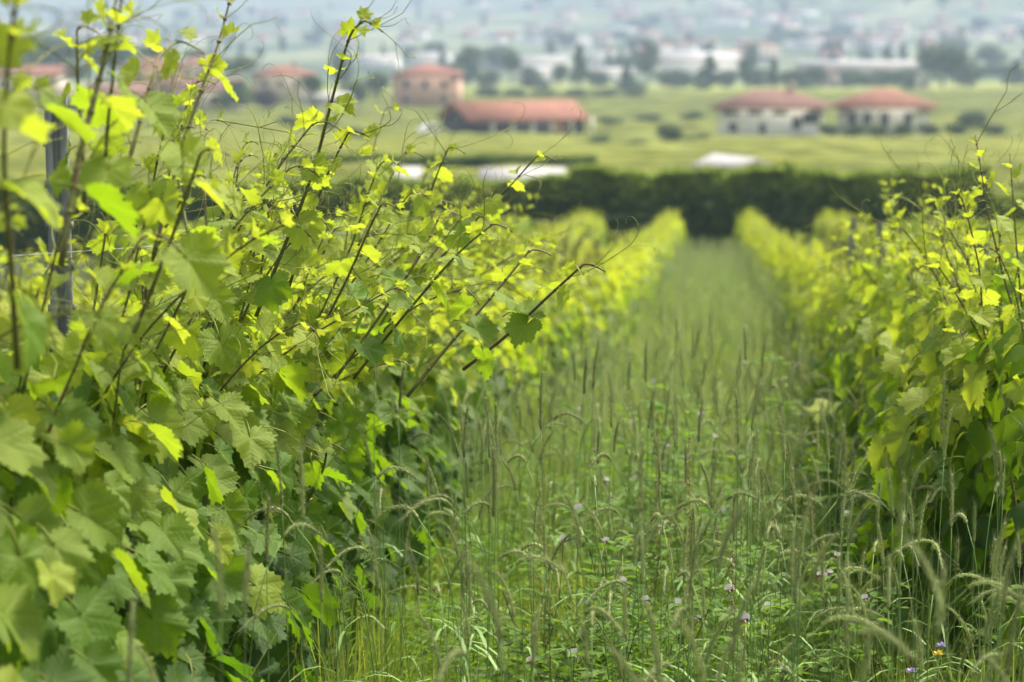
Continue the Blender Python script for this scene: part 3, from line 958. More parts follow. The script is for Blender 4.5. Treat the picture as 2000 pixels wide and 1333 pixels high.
# ------------------------------------------------------------------ hedges
def hedge(label, x0, x1, y, hgt, thick, seed, n, taper=0.0):
    r = np.random.default_rng(seed)
    root = empty('hedge', ((x0 + x1) / 2, y, gz(0, y)))
    tag(root, label, 'hedge')
    cx = (x0 + x1) / 2
    L = x1 - x0

    def prof(u):     # local height multiplier: separate shrubs grown together
        return 1 + .022 * np.sin(u * 1.9 + seed) + .032 * np.sin(u * .83 + 2 * seed) + .012 * np.sin(u * 4.7) - taper * np.clip((u + L / 2) / L, 0, 1)
    nx = int(L / .5)
    sv, sf = [], []
    for i in range(nx + 1):
        u = -L / 2 + L * i / nx
        h = float(hgt * prof(u)) - .12
        for j in range(9):
            a = pi * j / 8
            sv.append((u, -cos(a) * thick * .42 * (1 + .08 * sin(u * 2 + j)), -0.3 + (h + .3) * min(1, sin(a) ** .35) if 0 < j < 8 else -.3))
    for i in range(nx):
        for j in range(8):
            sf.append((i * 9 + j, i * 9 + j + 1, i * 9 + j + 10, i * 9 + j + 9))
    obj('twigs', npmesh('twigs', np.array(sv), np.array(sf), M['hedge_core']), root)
    u = r.uniform(-L / 2, L / 2, n)
    a = np.where(r.random(n) < .3, r.uniform(.9, 2.3, n), r.uniform(0, pi, n))
    hh = hgt * prof(u)
    face = r.random(n)
    z = np.where(face < .62, r.uniform(0, 1, n) * hh, hh * (1 + r.normal(0, .015, n)))
    yy = np.where(face < .62, -thick * .5 * (1 - .35 * (z / hh) ** 4) + r.normal(0, .10, n) - .12 * np.sin(u * 2.3), r.uniform(-.5, .5, n) * thick * .85)
    c = np.stack([u, yy, z], 1)
    d = np.stack([r.normal(0, .6, n), np.where(face < .62, -1.0, 0) + r.normal(0, .5, n), np.where(face < .62, .35, 1.0) + r.normal(0, .4, n)], 1)
    d /= np.linalg.norm(d, axis=1)[:, None]
    t = np.cross(d, r.normal(size=(n, 3))); t /= np.linalg.norm(t, axis=1)[:, None]
    b_ = np.cross(d, t)
    s = .15 * r.uniform(.6, 1.5, (n, 1))
    v = np.stack([c - t * s, c - b_ * s * .5, c + t * s, c + b_ * s * .5], 1).reshape(-1, 3)
    age = np.clip(r.normal(.17, .16, n) + np.clip((z / hh - .74) / .26, 0, 1) * .75, 0, 1)  # leaf colour raised near the top: the lit hedge top is painted in
    obj('foliage', npmesh('hedge_foliage', v, np.arange(4 * n).reshape(-1, 4), M['hedge'], np.repeat(age, 4)), root, kind='stuff')


yh = 84
hx0, hx1 = W(1120, 400, yh).x, W(1925, 400, yh).x
hedge('tall dense dark green hedge closing off the grass lane', hx0, hx1, yh, 3.1, 2.2, 1, 34000)
hedge('lower dark hedge running left behind the vine shoots', W(-200, 400, yh).x, hx0 - .2, yh + 1.5, 2.35, 2.0, 5, 24000, -0.17)
hedge('low distant hedge at the right edge behind the vine tips', hx1 + .2, W(2250, 400, yh).x, yh + 3, 2.1, 2.0, 8, 8000)
hedge('dark clipped hedge line below the red-roofed barn', W(560, 300, 150).x, W(1165, 300, 150).x, 150, 1.3, 1.6, 9, 9000)

# ------------------------------------------------------------------ leaf meshes
LOBES = [(0, 1.02), (24, .74), (48, .90), (76, .62), (103, .72), (138, .56), (165, .44), (176, .16), (180, .10)]


def leaf_outline(nteeth, amp, rr, young):
    pts = []
    npt = nteeth * 2
    for i in range(npt):
        th = -180 + 360 * (i + .5) / npt
        a = abs(th)
        r_ = float(np.interp(a, [q[0] for q in LOBES], [q[1] for q in LOBES]))
        if young:
            r_ *= 1 - .16 * sin(radians(a * 3.6)) ** 2 * (a < 150)
        tooth = (amp if i % 2 else -amp * .7) * rr.uniform(.6, 1.3) if a < 165 else 0
        r_ = r_ + tooth * (r_ ** .5)
        pts.append((radians(th), r_))
    return pts


def make_leaf(seed, hi=True, young=False, nteeth=26):
    rr = random.Random(seed)
    out = leaf_outline(nteeth, .078 if hi else .03, rr, young)
    fold = rr.uniform(-.05, .42) if not young else rr.uniform(.3, .8)
    droop = rr.uniform(.05, .38)
    wav = rr.uniform(.03, .10)
    ph = rr.uniform(0, 6)
    cup = rr.uniform(-.15, .15)
    asym = rr.uniform(-.12, .12)

    def Z(x, y):
        r2 = x * x + y * y
        z = fold * abs(x) - droop * max(0, y) ** 2 * .8 + cup * r2 - .12 * max(0, -y) + asym * x * y
        z += wav * sin(5 * math.atan2(x, y) + ph) * r2 + wav * .7 * sin(9 * x + ph) * sin(7 * y + ph)
        return z
    rings = (.33, .68, 1.0) if hi else (1.0,)
    vs, uv, fs = [(0, 0, 0)], [(0, 0)], []
    n = len(out)
    for k, q in enumerate(rings):
        for th, r_ in out:
            rq = r_ * q if q == 1.0 else q * (r_ * .5 + .5 * float(np.interp(abs(math.degrees(th)), [p[0] for p in LOBES], [p[1] for p in LOBES])))
            x, y = sin(th) * rq, cos(th) * rq
            vs.append((x, y, Z(x, y)))
            uv.append((x, y))
    for i in range(n - 1):
        fs.append((0, 1 + i + 1, 1 + i))
    for k in range(len(rings) - 1):
        a, b_ = 1 + k * n, 1 + (k + 1) * n
        for i in range(n - 1):
            fs.append((a + i, a + i + 1, b_ + i + 1, b_ + i))
    return vs, fs, uv


def leaf_mesh(name, seed, young=False, petiole=True, nteeth=26):
    b = MB()
    vs, fs, uv = make_leaf(seed, True, young, nteeth)
    b.add(vs, fs, 0, uv)
    if petiole:
        b.tube([(0, 0, -.012), (0.02, -.25, .03), (0, -.62, -.10), (0, -.85, -.28)], .018, .024, 4, 1)
    return b.mesh(name, [M['leaf'], M['tendril']])


LEAF_OLD = [leaf_mesh('vine_leaf', 100 + i) for i in range(12)]
LEAF_YOUNG = [leaf_mesh('young_vine_leaf', 200 + i, True, True, 18) for i in range(8)]


def frame_mat(p, ydir, zdir, s):
    y = Vector(ydir).normalized()
    z = Vector(zdir)
    z = (z - y * z.dot(y))
    if z.length < 1e-4:
        z = y.orthogonal()
    z.normalize()
    x = y.cross(z)
    m = Matrix(((x.x * s, y.x * s, z.x * s, p[0]), (x.y * s, y.y * s, z.y * s, p[1]), (x.z * s, y.z * s, z.z * s, p[2]), (0, 0, 0, 1)))
    return m


# tendrils: forked, curling
def tendril_mesh(seed):
    rr = random.Random(seed)
    b = MB()
    L = rr.uniform(.14, .22)
    d = Vector((0, 1, .25))
    p = Vector((0, 0, 0))
    pts = [tuple(p)]
    bend = Vector((rr.uniform(-.5, .5), 0, rr.uniform(-.3, .5)))
    for i in range(7):
        p = p + d.normalized() * L / 7
        d = d + bend * .22
        pts.append(tuple(p))
    b.tube(pts, .0014, .0012, 3, 0, cap=False)
    for q in (-1, 1):
        pp, dd = Vector(pts[4 if q < 0 else -1]), d.copy() + Vector((q * .5, 0, q * .1))
        curl = rr.choice((-1, 1)) * rr.uniform(.15, .75)
        ax = Vector((rr.uniform(-1, 1), rr.uniform(-.4, .4), rr.uniform(-1, 1))).normalized()
        ps = [tuple(pp)]
        for i in range(16):
            dd = dd.normalized()
            dd = Matrix.Rotation(curl * (i / 9) ** 1.6 * .6, 3, ax) @ dd
            pp = pp + dd * (.008 if curl > .45 or curl < -.45 else .011)
            ps.append(tuple(pp))
        b.tube(ps, .0012, .0006, 3, 0, cap=False)
    return b.mesh('tendril', M['tendril'])


TEND = [tendril_mesh(300 + i) for i in range(9)]


# ------------------------------------------------------------------ vines
XL, XR, SP = -1.55, 1.0, 1.1
SLOPE = 6.93 / 84


def drift(y):
    return .30 * smooth(9, 30, y)


def row_ground(y):
    return -SLOPE * y


def cane_points(p0, d0, L, droop, n=12, rr=None, hook=True):
    p, d = Vector(p0), Vector(d0).normalized()
    pts = [p.copy()]
    st = L / n
    for i in range(n):
        t = i / n
        d = d + Vector((rr.gauss(0, .06), rr.gauss(0, .06), -droop * t * .12 + .01))
        d.normalize()
        p = p + d * st * (1 + .06 * (i % 2))
        pts.append(p.copy())
    if hook:
        side = Vector((rr.uniform(-.3, .9), rr.uniform(-.6, .3), 0))
        for i in range(5):
            d = (d + side * .22 + Vector((0, 0, -.38))).normalized()
            p = p + d * .016
            pts.append(p.copy())
    return pts


def shoot(vine, p0, d0, L, rr, age0, size=1.0, leaves=True, droop=1.0, thick=1.0, skip_low=0.0, hookk=True, wpts=None, density=1.0):
    base = Vector(p0)
    pts = wpts if wpts else cane_points(p0, d0, L, droop, 12, rr, hookk)
    loc = base - vine.location
    rel = [q - base for q in pts]
    m = MB()
    nn = len(rel)
    rads = [(.0042 * (1 - .62 * i / (nn - 1))) * thick for i in range(nn)]
    m.tube(rel, rads, None, 5)
    # swollen nodes and buds
    cum = [0.0]
    for i in range(1, nn):
        cum.append(cum[-1] + (rel[i] - rel[i - 1]).length)
    Lt = cum[-1]

    def at(s):
        for i in range(1, nn):
            if cum[i] >= s:
                k = (s - cum[i - 1]) / max(1e-6, cum[i] - cum[i - 1])
                return rel[i - 1].lerp(rel[i], k), (rel[i] - rel[i - 1]).normalized()
        return rel[-1], (rel[-1] - rel[-2]).normalized()
    nodes = []
    s = .10 + skip_low
    while s < Lt - .015:
        nodes.append(s)
        t = s / Lt
        s += (.085 * (1 - .62 * t)) * rr.uniform(.85, 1.2) / density
    for s in nodes:
        q, dd = at(s)
        m.tube([q - dd * .004, q, q + dd * .004], [.004 * thick, .0058 * thick * (1 - .5 * s / Lt), .004 * thick * (1 - .5 * s / Lt)], None, 5)
    o = obj('shoot', m.mesh('shoot', M['cane'] if rr.random() < .6 else M['cane_green']), vine, loc)
    if not leaves:
        return o
    side = rr.choice((-1, 1))
    bx = Vector((rr.uniform(-1, 1), rr.uniform(-1, 1), 0)).normalized()
    for i, s in enumerate(nodes):
        t = s / Lt
        q, dd = at(s)
        side = -side
        out = (dd.cross(bx.cross(dd)) if False else dd.cross(Vector((0, 0, 1)).cross(dd))) * .0
        perp = (bx - dd * bx.dot(dd)).normalized() * side
        perp = (perp + Vector((rr.gauss(0, .35), rr.gauss(0, .35), rr.gauss(0, .2)))).normalized()
        sz = .092 * size * (1 - t ** 1.6 * .82) * rr.uniform(.75, 1.15) + .006
        young = t > .72
        age = age0 + t * .75
        if young:
            yd = (dd * .8 + perp * .6 + Vector((rr.gauss(0, .3), rr.gauss(0, .3), -.25 if t < .92 else .2)))
            zd = (perp * -.7 + dd * .5 + Vector((0, 0, .35)))
            me = rr.choice(LEAF_YOUNG)
        else:
            yd = perp * .55 + Vector((rr.gauss(.15, .35), rr.gauss(-.1, .35), -.65 + t * .45))
            zd = perp * .6 + Vector((rr.gauss(0, .3), rr.gauss(0, .3), .75))
            me = rr.choice(LEAF_OLD)
        pet = (perp * .75 + dd * .35 + Vector((0, 0, .15))) * sz * .8
        lp = q + pet
        obj('leaf', me, o, mat4=frame_mat(lp, yd, zd, sz), color=(min(1.0, age), 0, 0, 1))
        if .3 < t < .97 and rr.random() < .5:
            td = (-perp * .7 + dd * .6 + Vector((.25, 0, .1)))
            obj('tendril', rr.choice(TEND), o, mat4=frame_mat(q, td, Vector((rr.gauss(0, 1), rr.gauss(0, 1), .5)), rr.uniform(.7, 1.15)))
    return o


def trunk_mesh(seed):
    rr = random.Random(seed)
    m = MB()
    p = [(rr.gauss(0, .012), rr.gauss(0, .012), z) for z in np.linspace(-.06, .78, 9)]
    m.tube(p, .028, .020, 8)
    m.tube([p[-1], (0, .15, .84), (0.01, .4, .86), (0, .62, .85)], .017, .010, 6)
    m.tube([p[-1], (0, -.15, .84), (-.01, -.35, .86), (0, -.5, .85)], .016, .010, 6)
    return m.mesh('vine_trunk', M['trunk'])


TRUNKS = [trunk_mesh(400 + i) for i in range(4)]


def lo_leaf_template(seed, np_=13):
    rr = random.Random(seed)
    vs = [(0, 0, 0)]
    for i in range(np_):
        th = -172 + 344 * i / (np_ - 1)
        r_ = float(np.interp(abs(th), [q[0] for q in LOBES], [q[1] for q in LOBES])) * rr.uniform(.9, 1.08)
        x, y = sin(radians(th)) * r_, cos(radians(th)) * r_
        vs.append((x, y, .18 * abs(x) - .25 * max(0, y) ** 2 + rr.gauss(0, .03)))
    f = [(0, i + 2, i + 1) for i in range(np_ - 1)]
    return np.array(vs), np.array(f)


LT = [lo_leaf_template(i, 13) for i in range(5)]
LT2 = [lo_leaf_template(i + 9, 8) for i in range(5)]


def leaf_cloud(name, P, Y, Z, Sz, age, tmpl, mat, seed=0):
    """joined low leaves: P positions, Y tip directions, Z normals"""
    r = np.random.default_rng(seed)
    Y = Y / np.linalg.norm(Y, axis=1)[:, None]
    Z = Z - Y * (Z * Y).sum(1)[:, None]
    Z = Z / (np.linalg.norm(Z, axis=1)[:, None] + 1e-9)
    X = np.cross(Y, Z)
    k = r.integers(0, len(tmpl), len(P))
    V, F, A = [], [], []
    off = 0
    for t in range(len(tmpl)):
        idx = np.where(k == t)[0]
        tv, tf = tmpl[t]
        v = (P[idx][:, None, :] + Sz[idx][:, None, None] * (tv[None, :, 0:1] * X[idx][:, None, :] + tv[None, :, 1:2] * Y[idx][:, None, :] + tv[None, :, 2:3] * Z[idx][:, None, :]))
        n = len(idx)
        V.append(v.reshape(-1, 3))
        F.append((tf[None] + (np.arange(n) * len(tv))[:, None, None] + off).reshape(-1, 3))
        A.append(np.repeat(age[idx], len(tv)))
        off += n * len(tv)
    return npmesh(name, np.concatenate(V), np.concatenate(F), mat, np.concatenate(A))


def canopy_arrays(r, n, side, h0=.28, h1=1.50, th=.31, inner=False, length=SP):
    """a slab of hanging leaves round the row: local coords, x across, y along, z up from the ground"""
    h = h0 + (h1 - h0) * r.beta(1.25, 1.15, n)
    bul = th * (1 - .45 * np.clip((h - .8) / .7, 0, 1) ** 1.3) * (1 - .25 * np.clip((.6 - h) / .4, 0, 1))
    y = r.uniform(-length / 2, length / 2, n)
    sgn = np.where(r.random(n) < (.5 if side == 0 else .82), (1 if side >= 0 else -1), (-1 if side >= 0 else 1))
    x = sgn * (bul * r.uniform(.1, .85, n) if inner else bul * r.uniform(.8, 1.12, n)) + r.normal(0, .04, n)
    z = h - y * SLOPE
    P = np.stack([x, y, z], 1)
    Z = np.stack([sgn * r.uniform(.35, 1.1, n), r.normal(-.25, .45, n), r.uniform(.15, 1.0, n)], 1)
    Y = np.stack([sgn * r.uniform(.1, .9, n), r.normal(.05, .45, n), -r.uniform(.35, 1.0, n)], 1)
    return P, Y, Z, h


def far_vine_mesh(seed, n, tmpl, size, side=0, tips=True, mat=None):
    r = np.random.default_rng(seed)
    P, Y, Z, h = canopy_arrays(r, n, side, h1=1.27, th=.28)
    S_ = size * r.uniform(.6, 1.15, n) * (1 - .25 * np.clip((h - 1.3) / .5, 0, 1))
    age = np.clip(np.clip((h - .35) / .9, 0, 1) * .8 + r.normal(.08, .16, n), 0, 1)
    if tips:
        m = int(n * .22)
        nt_ = 12
        ty = r.uniform(-.55, .55, nt_)
        tx = r.normal(0, .10, nt_)
        lean = r.normal(0, .18, nt_)
        k = r.integers(0, nt_, m)
        u = r.uniform(0, 1, m) ** .8
        hh = 1.12 + u * (.18 + .26 * np.abs(np.sin(k * 2.1)))
        P2 = np.stack([tx[k] + lean[k] * u * .6 + r.normal(0, .035, m), ty[k] + r.normal(0, .035, m), hh - ty[k] * SLOPE], 1)
        P = np.concatenate([P, P2])
        Y = np.concatenate([Y, r.normal(size=(m, 3)) + [0, 0, -.2]])
        Z = np.concatenate([Z, r.normal(size=(m, 3)) + [0, 0, .8]])
        S_ = np.concatenate([S_, size * (.75 - .45 * u)])
        age = np.concatenate([age, np.clip(.7 + .3 * u + r.normal(0, .1, m), 0, 1)])
    return leaf_cloud('vine_foliage', P, Y, Z, S_, age, tmpl, mat or M['leaf_far'], seed)


def far_shoots_mesh(seed, n=12):
    rr = random.Random(seed)
    m = MB()
    for i in range(n):
        y = rr.uniform(-.5, .5)
        p0 = Vector((rr.gauss(0, .06), y, .9 - y * SLOPE))
        d = Vector((rr.gauss(.05, .18), rr.gauss(0, .12), 1))
        pts = cane_points(p0, d, rr.uniform(.42, .75), .8, 5, rr, True)
        m.tube(pts[::2], .0045, .002, 4)
    return m.mesh('vine_shoots', M['cane'])


def inner_foliage_mesh(seed, n, side):
    r = np.random.default_rng(seed)
    P, Y, Z, h = canopy_arrays(r, n, side, th=.32, inner=True)
    age = np.clip(np.clip((h - .7) / 1.1, 0, 1) * .6 + r.normal(0, .12, n), 0, 1)
    return leaf_cloud('inner_foliage', P, Y, Z, .082 * r.uniform(.6, 1.15, n), age, LT, M['leaf_far'], seed)


# --- the near vines, every visible leaf its own part
NEAR = []


def near_vine(X, y, side, label, rr, nwall, nshoot, lean, group, hero=False, agek=1.0, slen=1.0):
    v = empty('grape_vine', (X, y, row_ground(y)))
    tag(v, label, 'grapevine', group)
    obj('trunk', rr.choice(TRUNKS), v)
    obj('foliage', rr.choice(INNER[side]), v, kind='stuff')
    r = np.random.default_rng(int(y * 100) + 3)
    P, Y, Z, h = canopy_arrays(r, nwall, side, th=.40)
    for i in range(nwall):
        if P[i, 0] * side < 0:
            continue
        sz = .088 * rr.uniform(.62, 1.22) * (1 - .2 * smooth(1.2, 1.8, h[i]))
        a = .06 + smooth(.5, 1.4, h[i]) * .70 + rr.gauss(0, .10)
        if rr.random() < .07:
            a += .4
        obj('leaf', rr.choice(LEAF_OLD), v, mat4=frame_mat(P[i], Y[i], Z[i], sz), color=(max(-.1, a) * agek, 0, 0, 1))
    for i in range(nshoot):
        yy = (i + rr.random()) / nshoot * SP - SP / 2
        p0 = Vector((X + rr.gauss(side * .05, .07), y + yy, row_ground(y + yy) + rr.uniform(.85, 1.15)))
        ln = lean * rr.uniform(.2, 1.5)
        d = Vector((side * ln + rr.gauss(0, .1), rr.gauss(.05, .16), 1))
        shoot(v, p0, d, rr.uniform(.55, 1.0) * slen, rr, .42 + rr.uniform(-.1, .2), .82, droop=rr.uniform(.2, 1.5))
    return v


INNER = {1: [inner_foliage_mesh(500 + i, 420, 1) for i in range(4)], -1: [inner_foliage_mesh(520 + i, 420, -1) for i in range(4)]}
vr = random.Random(11)
LEFT_Y = [3.75 + SP * i for i in range(9)]
leftv = []
for i, y in enumerate(LEFT_Y):
    lean = .10 + .55 * smooth(4.4, 7.5, y)
    leftv.append(near_vine(XL, y, 1, f'{ORD[i]} grapevine from the near end of the left row, leafy down to the grass', vr, 190, 8 if i < 2 else 16, lean, 'grapevines of the left row'))
RIGHT_Y = [7.6 + SP * i for i in range(5)]
for i, y in enumerate(RIGHT_Y):
    near_vine(XR, y, -1, f'{ORD[i]} grapevine from the near end of the right row', vr, 190, 9, .18, 'grapevines of the right row', agek=1.15, slen=.82)

# hero shoots that rise above the canopy, given by where they stand along the left row
HERO = [  # (points in photo pixels, distance along the row, thickness, leaf size, age)
    ([(34, 720), (22, 520), (8, 330), (14, 150), (34, -20)], 3.75, 1.3, 1.15, .5),
    ([(118, 520), (150, 330), (185, 190), (212, 80), (232, -30)], 4.15, 1.6, 1.0, .5),
    ([(205, 420), (208, 280), (222, 140), (236, 10), (240, -30)], 4.6, .9, .9, .5),
    ([(232, 400), (262, 280), (296, 160), (312, 110), (345, 82)], 4.7, 1.0, .85, .5),
    ([(168, 420), (160, 280), (152, 160), (150, 60)], 4.9, .9, .8, .5),
    ([(300, 500), (350, 310), (392, 180), (425, 90), (452, -10)], 5.0, 1.1, .9, .5),
    ([(262, 650), (330, 480), (392, 300)], 4.8, 1.0, 1.0, .4),
    ([(385, 540), (362, 430), (345, 330), (330, 215)], 5.2, .9, .8, .5),
    ([(500, 618), (560, 470), (610, 340), (650, 190), (682, 75), (708, 42)], 6.0, 1.1, .8, .5),
    ([(505, 580), (520, 450), (538, 350), (560, 290)], 6.4, .8, .7, .6),
    ([(565, 560), (600, 450), (640, 340), (680, 260)], 6.4, .9, .7, .6),
    ([(655, 740), (740, 620), (820, 500), (860, 420)], 6.7, 1.0, .85, .35),
    ([(690, 740), (770, 640), (890, 500), (960, 440)], 6.9, 1.0, .85, .35),
    ([(795, 775), (880, 670), (960, 580), (1032, 492)], 6.6, 1.15, .9, .35),
    ([(905, 722), (990, 655), (1070, 580), (1138, 518)], 6.6, 1.15, .85, .4),
    ([(720, 700), (800, 560), (850, 490), (905, 420)], 7.2, .9, .8, .5),
    ([(860, 505), (930, 430), (990, 370), (1048, 306)], 7.6, .9, .7, .6),
    ([(700, 480), (730, 420), (762, 350), (790, 300)], 7.2, .9, .7, .6),
    ([(825, 430), (840, 380), (858, 330), (876, 290)], 7.8, .8, .65, .7),
    ([(705, 380), (722, 330), (735, 270), (752, 215)], 8.2, .8, .7, .7),
    ([(630, 640), (680, 540), (720, 450), (745, 400)], 6.8, .9, .8, .5),
    ([(740, 640), (790, 550), (830, 470), (850, 400)], 7.2, .9, .8, .5),
    ([(395, 560), (430, 480), (450, 430), (480, 378)], 6.2, .8, .7, .6),
    ([(405, 470), (400, 380), (398, 300), (405, 240)], 5.6, .7, .8, .7),
    ([(560, 1040), (600, 980), (630, 920), (640, 870)], 6.2, .9, .8, .1),
]
hr = random.Random(5)
for k, (pp, y, th, sz, ag) in enumerate(HERO):
    P = [W(px, py, y + .25 * j * (1 if k % 2 else -1) * .3) for j, (px, py) in enumerate(pp)]
    # smooth into a finer polyline
    pts = []
    for j in range(len(P) - 1):
        a, b_ = P[j], P[j + 1]
        t0 = (P[j + 1] - P[j - 1]) * .5 if j > 0 else (b_ - a)
        t1 = (P[j + 2] - P[j]) * .5 if j + 2 < len(P) else (b_ - a)
        for q in range(4):
            s = q / 4
            pts.append(a * (2 * s ** 3 - 3 * s ** 2 + 1) + t0 * (s ** 3 - 2 * s ** 2 + s) + b_ * (-2 * s ** 3 + 3 * s ** 2) + t1 * (s ** 3 - s ** 2))
    pts.append(P[-1])
    if pp[-1][1] > 0:
        d = (pts[-1] - pts[-2]).normalized()
        p = pts[-1].copy()
        for i in range(5):
            d = (d + Vector((.35, -.05, -.34))).normalized()
            p = p + d * .014
            pts.append(p.copy())
    v = min(leftv, key=lambda o: abs(o.location.y - y))
    shoot(v, pts[0], None, 1, hr, ag, sz, thick=th * 1.15, wpts=pts, density=.8)

# hero shoots of the right row, leaning towards the lane
v = bpy.data.objects.get('grape_vine.009')
rv = [o for o in bpy.data.objects if o.name.startswith('grape_vine') and o.location.x > 0]
for k, (pp, y, th, sz, ag) in enumerate([
        ([(1990, 640), (1960, 540), (1930, 420), (1905, 265)], 7.7, 1.1, .8, .45),
        ([(1930, 680), (1880, 580), (1850, 500), (1828, 430)], 8.3, .9, .8, .5),
        ([(1995, 600), (1985, 480), (1978, 380), (1972, 300)], 7.9, .9, .9, .5)]):
    P = [W(px, py, y) for px, py in pp]
    pts = []
    for j in range(len(P) - 1):
        for q in range(4):
            pts.append(P[j].lerp(P[j + 1], q / 4))
    pts.append(P[-1])
    v = min(rv, key=lambda o: abs(o.location.y - y))
    shoot(v, pts[0], None, 1, hr, ag, sz, thick=th, wpts=pts, density=.9)

# --- vines further down every row
FV_MID = [far_vine_mesh(600 + i, 560, LT, .080, 0) for i in range(6)]
FV_FAR = [far_vine_mesh(620 + i, 420, LT2, .100, 0) for i in range(5)]
SH = [far_shoots_mesh(640 + i) for i in range(5)]
count = 0
ROWS = [('left row', XL, LEFT_Y[-1] + SP, 83), ('right row', XR, RIGHT_Y[-1] + SP, 83), ('second row on the right', XR + 2.55, 24, 83),
        ('second row on the left', XL - 2.55, 10, 83), ('third row on the right', XR + 5.1, 44, 83)]
rest = []
for rn, X, y0, y1 in ROWS:
    y = y0
    i = 0
    while y < y1 - .6:
        if rn == 'third row on the right' and y > 70:
            rest.append((X, y)); y += SP; continue
        s = vr.uniform(.93, 1.07)
        me = vr.choice(TRUNKS)
        v = obj('grape_vine', me, None, (X + drift(y) + vr.gauss(0, .03), y, row_ground(y)))
        if y < y0 + 20 * SP and rn in ('left row', 'right row') and i < 11:
            n0 = 9 if rn == 'left row' else 5
            lab = f'{ORD[i + n0]} grapevine from the near end of the {rn}'
        else:
            lab = f'blurred yellow-green grapevine far down the {rn}'
        tag(v, lab, 'grapevine', f'grapevines of the {rn}')
        rot = 0 if vr.random() < .5 else pi
        fz = vr.uniform(.86, 1.06) * (1 - .08 * smooth(14, 30, y) + .26 * smooth(50, 80, y))
        mm = Matrix.Rotation(rot, 4, 'Z') @ Matrix.Diagonal((s, 1.02, fz, 1))
        if rot:       # keep the slope of the slab right when it is turned round
            mm = Matrix(((1, 0, 0, 0), (0, 1, 0, 0), (0, -2 * SLOPE, 1, 0), (0, 0, 0, 1))) @ mm
        obj('foliage', vr.choice(FV_MID if y < 32 else FV_FAR), v, mat4=mm, kind='stuff', color=(vr.uniform(.02, .16), 0, 0, 1))
        if y < 26:
            obj('shoots', vr.choice(SH), v, kind='stuff')
        y += SP
        i += 1
        count += 1
# rows outside the nearest four: one mass
for X in (XL - 5.1, XL - 7.65, XR + 7.65, XR + 10.2):
    y = 16 + abs(X) * 2.2
    while y < 82:
        rest.append((X, y)); y += SP
RP, RY, RZ, RS, RA = [], [], [], [], []
rg = np.random.default_rng(9)
for (X, y) in rest:
    P, Y, Z, h = canopy_arrays(rg, 130, 0, h0=.7, th=.4)
    P = P + np.array([X + drift(y), y, row_ground(y)])
    RP.append(P); RY.append(Y); RZ.append(Z); RS.append(np.full(130, .13)); RA.append(np.clip((h - .5) * .8 + .1, 0, 1))
ro = obj('outer_vine_rows', leaf_cloud('outer_rows', np.concatenate(RP), np.concatenate(RY), np.concatenate(RZ), np.concatenate(RS), np.concatenate(RA), LT2, M['leaf_far'], 4), kind='stuff')
tag(ro, 'blurred outer vine rows seen through gaps beyond the nearest rows', 'vineyard')


# ------------------------------------------------------------------ posts and wires
def post_mesh(h):
    m = MB()
    w, d, t = .052, .036, .004
    prof = [(-w / 2, -d / 2), (-w / 2, d / 2), (-w / 6, d / 2), (-w / 6, d / 6), (w / 6, d / 6), (w / 6, d / 2), (w / 2, d / 2), (w / 2, -d / 2), (w / 2 - t, -d / 2), (w / 2 - t, d / 2 - t), (w / 6 + t, d / 2 - t),
            (w / 6 + t, d / 6 - t), (-w / 6 - t, d / 6 - t), (-w / 6 - t, d / 2 - t), (-w / 2 + t, d / 2 - t), (-w / 2 + t, -d / 2)]
    n = len(prof)
    vs = [(x, -y, -.3) for x, y in prof] + [(x, -y, h) for x, y in prof]
    fs = [(i, (i + 1) % n, (i + 1) % n + n, i + n) for i in range(n)]
    m.add(vs, fs)
    return m.mesh('post', M['steel'], False)


def hooks_mesh(h):
    m = MB()
    z = .45
    while z < h - .03:
        for s in (-1, 1):
            m.box((s * .029, 0, z), (.008, .014, .018))
        z += .10
    return m.mesh('hooks', M['steel'], False)


PL, PS = post_mesh(2.06), post_mesh(1.74)
HL, HS = hooks_mesh(2.06), hooks_mesh(1.74)
PF_ = post_mesh(1.42)
k = 0
for rn, X, ylist in (('left', XL, [5.7 + 5.4 * i for i in range(14)]), ('right', XR, [9.2 + 5.4 * i for i in range(13)])):
    for i, y in enumerate(ylist):
        tall = rn == 'left' and i == 0
        p = obj('vineyard_post', PL if tall else (PS if i < 3 else PF_), None, (X + drift(y), y, row_ground(y)))
        p.rotation_euler = (rnd.gauss(0, .012), rnd.gauss(0, .015), rnd.gauss(0, .1))
        if i < 4:
            lab = ['tall grey steel post rising above the leaves at the left', 'second grey steel post of the left row, among the shoots', 'third grey steel post of the left row', 'fourth grey steel post of the left row'][i] if rn == 'left' else \
                ['grey steel post standing in the right row near the edge', 'second grey steel post of the right row', 'third grey steel post of the right row', 'fourth grey steel post of the right row'][i]
        else:
            lab = f'grey steel post far down the {rn} vine row'
        tag(p, lab, 'post', f'steel posts of the {rn} row')
        if i < 3:
            obj('wire_hooks', HL if tall else HS, p, kind='stuff')
for rn, X in (('left', XL), ('right', XR)):
    for lab, hh, dx in (('lowest', .84, 0), ('middle', 1.25, .03), ('second highest', 1.5, -.03), ('highest', 1.7, .03)):
        m = MB()
        m.tube([(X + drift(y) + dx, y, row_ground(y) + hh - .012 * sin(pi * ((y - 3.2) % 5.4) / 5.4)) for y in np.arange(-2, 83, 1.8)], .0013, .0013, 4, cap=False)
        tag(obj('trellis_wire', m.mesh('wire', M['steel'])), f'{lab} thin steel wire strung along the {rn} vine row', 'wire', 'trellis wires')


# ------------------------------------------------------------------ grass and undergrowth
def lane_x(r, n, y, lo=-1.35, hi=.85):
    return r.uniform(lo, hi, n)


